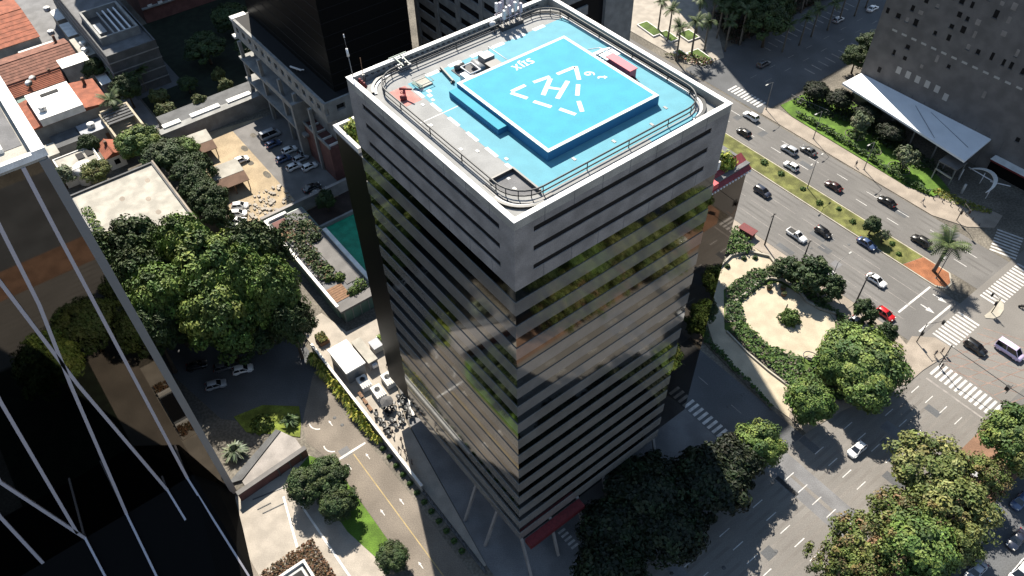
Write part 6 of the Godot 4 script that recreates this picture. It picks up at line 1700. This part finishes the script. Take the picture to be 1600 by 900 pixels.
	bar(s, Vector3(0.5, 0.4, 0), Vector3(0.38, 1.0, 0), 0.1, 0.1)
	obj("frame", s, M.paint_black, mb)
	obj("seat", bx(-0.6, 0.05, 0.72, 0.82, -0.14, 0.14), M.rubber, mb)
	obj("handlebar", tube(S(), [Vector3(0.3, 1.02, -0.34), Vector3(0.4, 1.0, 0), Vector3(0.3, 1.02, 0.34)], 0.025, -1, 5), M.steel, mb)
	obj("headlight", bx(0.5, 0.62, 0.78, 0.95, -0.1, 0.1), M.lamp_glass, mb)
	person("stand", Color(0.03, 0.03, 0.035), Color(0.02, 0.025, 0.04), 21.1, -113.4, 23, "person in dark clothes astride the motorcycle at the right edge", 0.1, "riders")

# ---------------------------------------------------------------- trees in their places
func trees() -> void:
	var green := [Color(0.062, 0.1, 0.024), Color(0.08, 0.122, 0.028), Color(0.045, 0.076, 0.022), Color(0.1, 0.135, 0.034)]
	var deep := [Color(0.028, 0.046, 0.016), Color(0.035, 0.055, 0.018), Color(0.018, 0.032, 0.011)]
	var olive := [Color(0.11, 0.125, 0.038), Color(0.085, 0.1, 0.032), Color(0.13, 0.135, 0.05), Color(0.065, 0.085, 0.024)]
	var rust := [Color(0.1, 0.085, 0.035), Color(0.075, 0.095, 0.026), Color(0.12, 0.08, 0.042), Color(0.06, 0.078, 0.022), Color(0.09, 0.11, 0.03)]
	var K := {
		"a": tree_proto("broad_tree", 201, 6, 4.4, 4.6, 170, 105, 0.36, green, 0.22),
		"b": tree_proto("broad_tree", 202, 6, 4.8, 4.6, 170, 105, 0.36, green, 0.21),
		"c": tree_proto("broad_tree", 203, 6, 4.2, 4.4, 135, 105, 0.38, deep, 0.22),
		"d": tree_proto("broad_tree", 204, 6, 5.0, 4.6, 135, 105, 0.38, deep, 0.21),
		"k": tree_proto("shade_dark_tree", 210, 6, 4.6, 4.6, 130, 80, 0.46, [Color(0.01, 0.015, 0.007), Color(0.013, 0.02, 0.008), Color(0.008, 0.012, 0.005)], 0.23),  # shade of the tower and the canopy is put into these leaf colours
		"e": tree_proto("airy_tree", 205, 6, 4.0, 4.2, 150, 62, 0.34, olive, 0.19, 0.16),
		"f": tree_proto("airy_tree", 206, 6, 4.2, 4.2, 150, 62, 0.34, rust, 0.19, 0.16),
		"g": tree_proto("garden_tree", 207, 3, 2.6, 2.0, 70, 60, 0.32, deep, 0.26),
		"h": tree_proto("round_tree", 208, 3, 2.7, 1.2, 110, 60, 0.3, [Color(0.075, 0.085, 0.03), Color(0.06, 0.072, 0.025)], 0.2),
		"i": tree_proto("garden_tree", 209, 3, 2.4, 2.2, 55, 48, 0.3, [Color(0.085, 0.1, 0.055), Color(0.06, 0.08, 0.04), Color(0.12, 0.13, 0.08)], 0.24, 0.15),
	}
	# kind, x, z, crown radius, crown centre height, label, group
	var big := "trees in the big clump left of the tower"
	var lot := "trees between the hall and the sandy yard"
	var gar := "trees round the garden"
	var plz := "trees in the tower's shade at the bottom"
	var str_ := "trees along the right side of the street"
	var L := [
		["b", 11.4, -71.0, 7.6, 7.0, "largest broad tree at the garden's street corner", gar], ["a", 8.4, -66.2, 4.0, 6.0, "tree on the left flank of the largest garden tree", gar], ["b", 14.2, -67.4, 5.2, 6.0, "tree overhanging the street right of the largest garden tree", gar],
		["a", 10.4, -56.6, 4.7, 6.0, "tree at the end of the cream path, below the largest one", gar], ["b", 10.6, -43.2, 4.6, 6.0, "half lit tree by the side street's zebra crossing", gar],
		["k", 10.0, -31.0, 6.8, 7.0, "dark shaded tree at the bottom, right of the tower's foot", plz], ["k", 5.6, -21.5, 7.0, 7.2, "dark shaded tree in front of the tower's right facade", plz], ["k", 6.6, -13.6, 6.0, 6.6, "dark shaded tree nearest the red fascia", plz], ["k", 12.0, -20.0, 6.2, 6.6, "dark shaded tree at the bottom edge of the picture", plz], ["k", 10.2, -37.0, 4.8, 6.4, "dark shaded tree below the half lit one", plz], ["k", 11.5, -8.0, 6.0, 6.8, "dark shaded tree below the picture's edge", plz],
		["g", -9.3, -83.0, 4.4, 4.2, "dense tree behind the round plaza, at the avenue kerb", gar], ["g", -14.4, -81.6, 3.2, 3.2, "smaller dense tree left of the one at the avenue kerb", gar], ["g", -4.6, -84.4, 2.8, 3.4, "dense tree right of the one at the avenue kerb", gar], ["c", -16.6, -58.6, 3.4, 5.0, "dark tree at the tower's right edge above the side street", gar], ["d", -25.4, -69.4, 3.6, 5.0, "dark tree in shade between the tower and the cream path", gar],
		["g", 3.4, -84.6, 2.6, 3.2, "small dense tree beside the silver parked car", gar], ["g", 8.6, -82.6, 2.6, 3.0, "small dense tree left of the street corner", gar],
		["e", 31.2, -60.6, 7.2, 7.0, "pale olive tree overhanging the wide street", str_], ["f", 33.0, -49.8, 5.6, 7.0, "rust tinged thin tree below the pale olive one", str_], ["e", 37.4, -56.0, 6.6, 8.0, "full green tree right of the rust tinged one", str_], ["f", 31.8, -41.6, 5.6, 7.0, "green tree at the street's kerb near the bottom", str_], ["a", 38.0, -46.4, 6.4, 8.0, "large green tree at the bottom, right of the kerb tree", str_], ["f", 34.8, -36.8, 4.2, 7.0, "red tinged tree at the bottom edge right of the street", str_], ["e", 41.0, -52.0, 4.2, 7.0, "green tree beside the parked silver car", str_], ["b", 36.2, -77.0, 5.6, 7.0, "dark green tree near the long zebra crossing", str_], ["f", 37.4, -66.6, 4.4, 6.0, "brownish tree between the olive and the dark green one", str_], ["e", 39.8, -74.8, 3.4, 6.0, "small tree at the right edge by the corner", str_], ["f", 32.6, -34.4, 3.8, 7.0, "small green tree in the bottom centre right", str_], ["d", 43.0, -39.0, 4.6, 7.5, "green tree below the frame beside the parked cars", str_],
		["d", 45.0, -27.0, 6.0, 7.5, "street tree out of the picture, first below the edge", str_], ["d", 46.0, -15.0, 5.5, 7.0, "street tree out of the picture, second below the edge", str_], ["d", 46.0, -3.0, 6.0, 7.5, "street tree out of the picture, third below the edge", str_],
		["g", -11.3, -107.6, 2.2, 2.8, "leafy tree on the planted strip with a dark blue car below", "trees on the planted strip"], ["i", -8.0, -107.4, 1.6, 2.2, "thin pale tree beside the leafy one on the planted strip", "trees on the planted strip"],
		["i", -35.0, -135.6, 3.4, 4.0, "pale leaved small tree on the lawn, left", "small trees on the lawn"], ["i", -19.6, -132.4, 3.4, 4.0, "pale leaved small tree on the lawn, right", "small trees on the lawn"], ["k", -28.0, -139.0, 3.6, 3.4, "low tree with leaves coloured dark as shade between the lawn and the canopy's middle", "small trees on the lawn"], ["k", -44.5, -140.4, 3.4, 3.6, "shaded tree beside the white canopy's left end", "shaded trees by the canopy"], ["k", -50.5, -138.8, 3.4, 3.6, "shaded tree at the lawn's left end", "shaded trees by the canopy"], ["k", -36.6, -141.0, 3.4, 3.6, "shaded tree under the canopy's front edge", "shaded trees by the canopy"],
		["d", -94.3, 23.9, 7.2, 12.1, "deep green tree overhanging the hall roof's corner, left", big], ["b", -77.7, 14.1, 8.6, 13.9, "tallest bright tree in the middle of the big clump", big], ["a", -76.3, 23.9, 7.2, 13.1, "bright tree below the tallest one, towards the glass tower", big], ["d", -77.6, 5.7, 6.8, 12.9, "deep green tree at the clump's right side by the planted roof", big], ["a", -65.3, 7.4, 6.0, 12.9, "bright tree at the clump's lower right above the terrace", big], ["b", -67.0, 17.8, 7.2, 12.5, "bright tree at the clump's lower middle", big], ["c", -71.7, 28.5, 6.0, 11.5, "dark tree touching the glass tower's edge", big], ["c", -96.3, 29.5, 5.4, 11.9, "dark tree between hall and glass tower", big], ["c", -59.2, 7.6, 4.6, 11.1, "dark tree at the head of the white walled terrace", big], ["d", -65.4, 13.6, 5.2, 5.6, "dark tree over the parked cars", big], ["a", -85.8, 15.1, 6.4, 13.9, "bright tree against the hall's right edge", big], ["d", -85.3, 25.3, 6.4, 12.5, "deep green tree between the hall corner and the bright ones", big], ["a", -71.0, 10.8, 6.0, 13.5, "bright tree between the tallest one and the planted roof", big],
		["d", -107.6, 4.0, 4.8, 6.0, "dark tree at the hall's far right corner", lot], ["c", -120.2, 3.0, 5.2, 6.0, "dark tree beside the upper shed", lot], ["d", -128.8, 6.0, 5.8, 6.0, "dark tree behind the hall's far edge", lot], ["b", -138.0, 8.6, 5.4, 6.0, "green tree beside the cream shell building", lot], ["c", -102.8, 4.8, 3.4, 5.0, "dark tree above the row of white cars", lot], ["a", -130.4, 1.2, 4.2, 4.6, "green tree at the end of the long grey wall", lot], ["c", -114.4, 4.0, 4.4, 5.6, "dark tree beside the lower shed", lot], ["e", -136.4, 20.8, 3.8, 4.0, "light olive tree behind the hall's left corner", lot], ["i", -141, 27.6, 3.6, 3.6, "white flecked shrubby tree at the glass tower's roof corner", lot],
		["h", -159.2, -3.6, 2.7, 2.6, "round clipped tree, lowest left at the court's edge", "round clipped trees by the dark court"], ["h", -152.3, -2.6, 2.8, 2.5, "round brownish clipped tree beside the lowest left one", "round clipped trees by the dark court"], ["h", -150.3, -10.6, 2.4, 2.5, "round clipped tree in the middle of the terrace edge", "round clipped trees by the dark court"], ["h", -152.8, -19.2, 2.4, 2.5, "round sunlit clipped tree at the right of the court", "round clipped trees by the dark court"], ["h", -158.6, -19.8, 2.0, 2.5, "small round clipped tree behind the sunlit one", "round clipped trees by the dark court"], ["c", -160.2, -11.6, 2.8, 3.0, "dark tree inside the shaded court", "round clipped trees by the dark court"],
		["d", -170, -22, 6.0, 5.4, "tree lost in the black shade of the court, left", "trees in the black shade of the court"], ["c", -162, -32, 6.0, 5.4, "tree lost in the black shade of the court, middle", "trees in the black shade of the court"], ["d", -180, -34, 6.0, 6.0, "tree lost in the black shade of the court, rear", "trees in the black shade of the court"],
		["c", -180.2, -4.0 + 10.6, 3.6, 5.0, "dark bushy tree behind the white box roof", "trees between the houses and the court"], ["d", -163.0, 3.0, 4.2, 6.0, "dark tree between the palms at the court's corner", "trees between the houses and the court"], ["c", -148.6, 18.2, 3.0, 4.0, "dark tree in front of the small weathered house", "trees between the houses and the court"],
		["d", -31.8, 20.4, 3.6, 4.0, "left crown of the tree group beside the driveway lawn", "trees beside the driveway"], ["d", -30.4, 17.0, 4.0, 4.5, "upper crown of the tree group beside the driveway lawn", "trees beside the driveway"], ["d", -25.8, 18.0, 3.4, 4.0, "right crown of the tree group beside the driveway lawn", "trees beside the driveway"], ["d", -12.6, 15.8, 2.8, 3.0, "separate small tree at the lawn's lower tip", "trees beside the driveway"],
		["g", -93.6, -17.4, 2.6, 3.6, "dark tree in the brown service court", "plants on the planted roof"],
		["d", -76.8, -149.6, 6.4, 8.0, "dark tree among the palms, left of the shaded street", "dark trees along the palm street"], ["c", -84, -160, 6.6, 8.4, "dark tree among the palms, at the top edge", "dark trees along the palm street"], ["d", -90, -152, 6.0, 8.0, "dark tree behind the palm plaza", "dark trees along the palm street"], ["d", -52.6, -158, 4.0, 5.0, "dark tree at the slab building's left edge", "dark trees along the palm street"], ["c", -54.2, -167, 4.4, 5.0, "second dark tree at the slab building's left edge", "dark trees along the palm street"],
		["c", -2.0, 30.0, 6.0, 8.0, "tree out of the picture below the court, left", "trees below the picture's edge"], ["d", 5.0, 38.0, 6.6, 8.0, "tree out of the picture below the court, middle", "trees below the picture's edge"], ["c", 9.0, 28.0, 5.6, 8.0, "tree out of the picture below the court, right", "trees below the picture's edge"], ["b", 0.0, 46.0, 6.4, 8.0, "tree out of the picture below the court, lowest", "trees below the picture's edge"],
	]
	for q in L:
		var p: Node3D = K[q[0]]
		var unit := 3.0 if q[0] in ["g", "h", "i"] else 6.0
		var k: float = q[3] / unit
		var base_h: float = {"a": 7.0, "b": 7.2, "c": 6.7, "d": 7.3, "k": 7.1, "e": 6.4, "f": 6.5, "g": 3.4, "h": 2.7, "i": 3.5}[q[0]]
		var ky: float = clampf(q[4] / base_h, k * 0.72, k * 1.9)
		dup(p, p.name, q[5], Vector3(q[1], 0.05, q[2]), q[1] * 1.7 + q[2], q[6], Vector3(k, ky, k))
	for k in K: K[k].free()
	# shrubs along the planted roof left of the tower
	rng.seed = 4
	var nth := ["first", "second", "third", "fourth", "fifth", "sixth", "seventh", "eighth", "ninth", "tenth", "eleventh", "twelfth"]
	var ns := 0
	for q in [[-88.6, -5.2, 1.5], [-86.2, -8.2, 1.7], [-83.4, -6.0, 1.6], [-81.2, -8.6, 1.7], [-79.4, -5.2, 1.5], [-76.4, -5.6, 1.6], [-73.4, -4.8, 1.4], [-71.2, -6.0, 1.5], [-69.0, -5.0, 1.2], [-63.2, -9.0, 1.9], [-62.6, -7.2, 1.5], [-67.8, -6.9, 1.5]]:
		var p := inst("roof_shrub", shrub_mesh(300 + int(-q[0]), q[2], q[2] * 1.1, 330, 0.3, green if q[0] > -72 else deep), M.leaf, null, Vector3(q[0] * 1.021 - 0.87, 3.58, q[1] * 1.021 - 0.67))
		tag(p, "%s shrub on the planted roof, counted from the white cross beam at its far end" % nth[ns], "shrub", "shrubs on the planted roof")
		ns += 1
	var rm := thing("roof_garden", "mass of mixed foliage along the middle of the planted roof", "planting")
	inst("leaves", hedge_mesh(311, P([-91.6, -6.6, -87, -3.4, -68.6, -3.2, -67.4, -6.8, -80, -7.1, -81, -10.6, -89, -10.6]), 1.5, 11, 0.4, deep + [Color(0.075, 0.05, 0.03), Color(0.06, 0.075, 0.03)]), M.leaf, rm, Vector3(-0.87 - 1.7, 3.58, -0.67 - 0.15))
	# palms
	var pc := [Color(0.04, 0.06, 0.02), Color(0.03, 0.046, 0.016), Color(0.055, 0.075, 0.028)]
	var tall := palm_proto("palm_tree", 401, 9.5, 0.26, 3.2, 18, pc)
	var mid := palm_proto("palm_tree", 402, 6.6, 0.26, 3.5, 21, pc)
	var small := palm_proto("palm_tree", 403, 3.4, 0.2, 3.2, 18, pc)
	dup(mid, "palm_tree", "tall palm on the orange soil at the planted strip's tip", Vector3(4.1, 0.14, -108.6), 0.0, "palms on the planted strip", Vector3(1.35, 1.12, 1.35))
	dup(small, "palm_tree", "low grey palm on the lawn beside the left pale tree", Vector3(-33.0, 0.16, -133.4), 1.0, "palms on the lawn", Vector3.ONE * 0.7)
	for q in [[-157.8, 8.4, 7.0 / 6.6, "tall palm between the houses and the cream shell"], [-176.4, 0.8, 0.95, "palm behind the white box roof, left"], [-172.4, 2.2, 0.9, "palm behind the white box roof, right"], [-168.6, -2.4, 0.9, "palm at the dark court's left corner"]]:
		dup(mid, "palm_tree", q[3], Vector3(q[0], 0.04, q[1]), q[0], "palms by the houses", Vector3.ONE * q[2])
	var plazas := [[-102.3, -133.0], [-96.4, -131.0], [-87.6, -125.4], [-86.4, -130.4], [-85.9, -135.2], [-88.3, -143.1], [-92.1, -150.7], [-94, -140.4], [-82.0, -139.6]]
	var where := ["at the far left planter", "over the second planter", "nearest the tower roof's edge", "second of the front row", "third of the front row", "fourth of the front row", "last of the front row", "behind the front row", "at the shaded street's corner"]
	for i in plazas.size(): dup(tall, "palm_tree", "tall thin palm on the palm plaza, %s" % where[i], Vector3(plazas[i][0], 0.12, plazas[i][1]), i * 1.3, "palms on the palm plaza", Vector3.ONE * (0.9 + 0.05 * (i % 4)))
	rng.seed = 88
	for i in 48:
		var x := -82.6 - (i % 4) * 3.9 + rng.randf_range(-1.2, 1.2)
		var z := -146.5 - (i / 4) * 4.4 + rng.randf_range(-1, 1)
		dup(tall, "palm_tree", "tall palm in the dark palm grove beside the shaded street", Vector3(x, 0.05, z), i * 0.9, "palms in the dark grove", Vector3.ONE * rng.randf_range(0.8, 1.1))
	var ug := thing("grove_undergrowth", "brown and dark undergrowth below the palm grove", "undergrowth")
	inst("leaves", hedge_mesh(312, P([-83, -143, -81.6, -146, -82, -200, -100, -200, -99, -152]), 1.6, 5, 0.6, [Color(0.02, 0.026, 0.012), Color(0.05, 0.03, 0.018), Color(0.028, 0.02, 0.012)]), M.leaf, ug, Vector3(0, 0.05, 0))
	for i in 7:
		dup(tall, "palm_tree", "%s palm of the row in the shaded street, counted from the zebra crossing" % nth[i], Vector3(-71.6 + (i % 2) * 0.8, 0.05, -152.0 - i * 6.5), i * 1.1, "palms along the shaded street", Vector3.ONE * 0.85)
	tall.free(); mid.free(); small.free()

# ---------------------------------------------------------------- poles, signs, people
func furniture() -> void:
	wire_pole("dark pole nearest the tower on the garden's pavement", -23.4, -87.0, 9.3)
	wire_pole("dark pole behind the white pickup truck", -13.8, -86.8, 8.8)
	wire_pole("dark pole beside the white saloon and the red hatchback", -0.4, -87.4, 9.4)
	lamp_post("lamp post on the planted strip with an arm to either side", -29.6, -109.6, 8.2, [100.0, -80.0])
	lamp_post("thin lamp post on the planted strip beside the palm", 5.6, -107.2, 7.6, [95.0, -85.0])
	lamp_post("lamp post on the far pavement beside the farthest white car", -56.2, -126.6, 8.2, [-90.0])
	lamp_post("lamp post on the far pavement at the hedge's left end", -40.6, -126.0, 8.2, [-90.0])
	lamp_post("lamp post on the far pavement in the middle of the lawn", -25.4, -125.6, 8.2, [-90.0])
	lamp_post("lamp post on the near pavement between two dark poles", -7.0, -87.6, 7.4, [90.0], 3.4)
	traffic_light("traffic light on the kerbed crossing island", 17.9, -107.4, 4.2, 180, 1.6)
	traffic_light("traffic light at the worn street corner", 12.9, -89.0, 5.6, 60, 3.4)
	traffic_light("traffic light where the far pavement meets the junction", -1.6, -126.6, 5.2, -40, 2.6)
	var cb := thing("overhead_cable", "black overhead cable with a hanging signal over the junction", "cable", Vector3(19.0, 6.0, -87.4))
	obj("cable", tube(S(), [V, Vector3(3.6, -0.2, -0.1), Vector3(8, -0.3, -0.1), Vector3(11.6, -0.25, 0.1), Vector3(22, 0.2, 0.1), Vector3(30, 0.6, 0.2)], 0.07, -1, 5), M.rail, cb)
	obj("signal_head", bx(10.9, 11.5, -1.2, -0.2, -0.25, 0.35), M.rubber, cb)
	obj("backing_board", bx(11.5, 11.6, -1.5, 0.05, -0.6, 0.7), M.dark_metal, cb)
	for i in 3:
		var g := inst("lens", M.lens_mesh, M.lens_dark, cb, Vector3(10.88, -0.4 - i * 0.3, 0.05))
		g.rotation.z = PI / 2
	var cp := thing("cable_pole", "slim dark pole that carries the overhead cable at the crossing", "pole", Vector3(18.9, 0.02, -87.3))
	obj("shaft", tube(S(), [V, Vector3(0, 6.2, 0)], 0.11, 0.08, 8), M.dark_pole, cp)
	obj("cap", bx(-0.14, 0.14, 6.2, 6.32, -0.14, 0.14), M.dark_metal, cp)
	# bollards at the far pavement's junction corner
	for i in 7:
		var b := thing("bollard", "low dark bollard in the line before the crescent gate", "bollard", Vector3(-9.0 + i * 1.9, 0.14, -129.0 - i * 0.7 + 0.12 * i * i), 0.0, "bollards before the crescent gate")
		obj("post", tube(S(), [V, Vector3(0, 0.8, 0)], 0.1, 0.1, 8), M.dark_metal, b)
		obj("cap", tube(S(), [Vector3(0, 0.8, 0), Vector3(0, 0.88, 0)], 0.13, 0.06, 8), M.steel, b)
	var fb := thing("flower_verge", "yellow flowering verge before the crescent gate", "flower bed")
	inst("leaves", hedge_mesh(95, P([-11, -131.4, -8.4, -130.2, -1.6, -131.8, 2.2, -134.4, 1.4, -135.4, -4, -134, -10, -133.2]), 0.6, 22, 0.3, [Color(0.17, 0.16, 0.02), Color(0.1, 0.11, 0.02), Color(0.07, 0.1, 0.02)]), M.leaf, fb, Vector3(0, 0.15, 0))
	# people
	person("walk", Color(0.02, 0.02, 0.025), Color(0.03, 0.03, 0.04), 17.0, -88.6, 150, "person in black walking at the worn street corner, left of two")
	person("stand", Color(0.05, 0.035, 0.03), Color(0.015, 0.015, 0.02), 17.4, -90.2, 30, "person in brown standing at the kerb of the worn corner, right of two")
	person("walk", Color(0.02, 0.02, 0.02), Color(0.02, 0.022, 0.03), 19.4, -86.9, -60, "person in black starting over the long zebra crossing", 0.03)
	person("walk", Color(0.3, 0.3, 0.3), Color(0.03, 0.035, 0.06), -9.7, -125.6, 180, "person in a white top walking along the front hedge")
	person("stand", Color(0.04, 0.04, 0.05), Color(0.02, 0.02, 0.03), -27.4, -125.0, 90, "person in dark clothes beside the middle lamp post")
	person("walk", Color(0.35, 0.33, 0.3), Color(0.05, 0.06, 0.09), 7.6, -57.2, -100, "person in a pale shirt at the end of the cream path", 0.16)
	person("stand", Color(0.03, 0.03, 0.03), Color(0.02, 0.02, 0.03), -8.4, -75.6, 40, "person in dark clothes behind the round bush", 0.17)
	for q in [[-31.0, 2.6, 20, "person standing on the pink terrace near its shaded end"], [-28.4, 3.4, 200, "person on the terrace beside the white wall"], [-33.2, 3.0, 100, "person on the terrace below the cafe tables"], [-26.0, 3.6, 60, "person nearest the narrow end of the terrace"], [-29.6, 3.9, 300, "person on the terrace leaning at the wall"]]:
		person("stand" if int(q[2]) % 100 else "walk", Color(0.04, 0.035, 0.04), Color(0.02, 0.02, 0.028), q[0], q[1], q[2], q[3], 0.3, "people on the terrace")
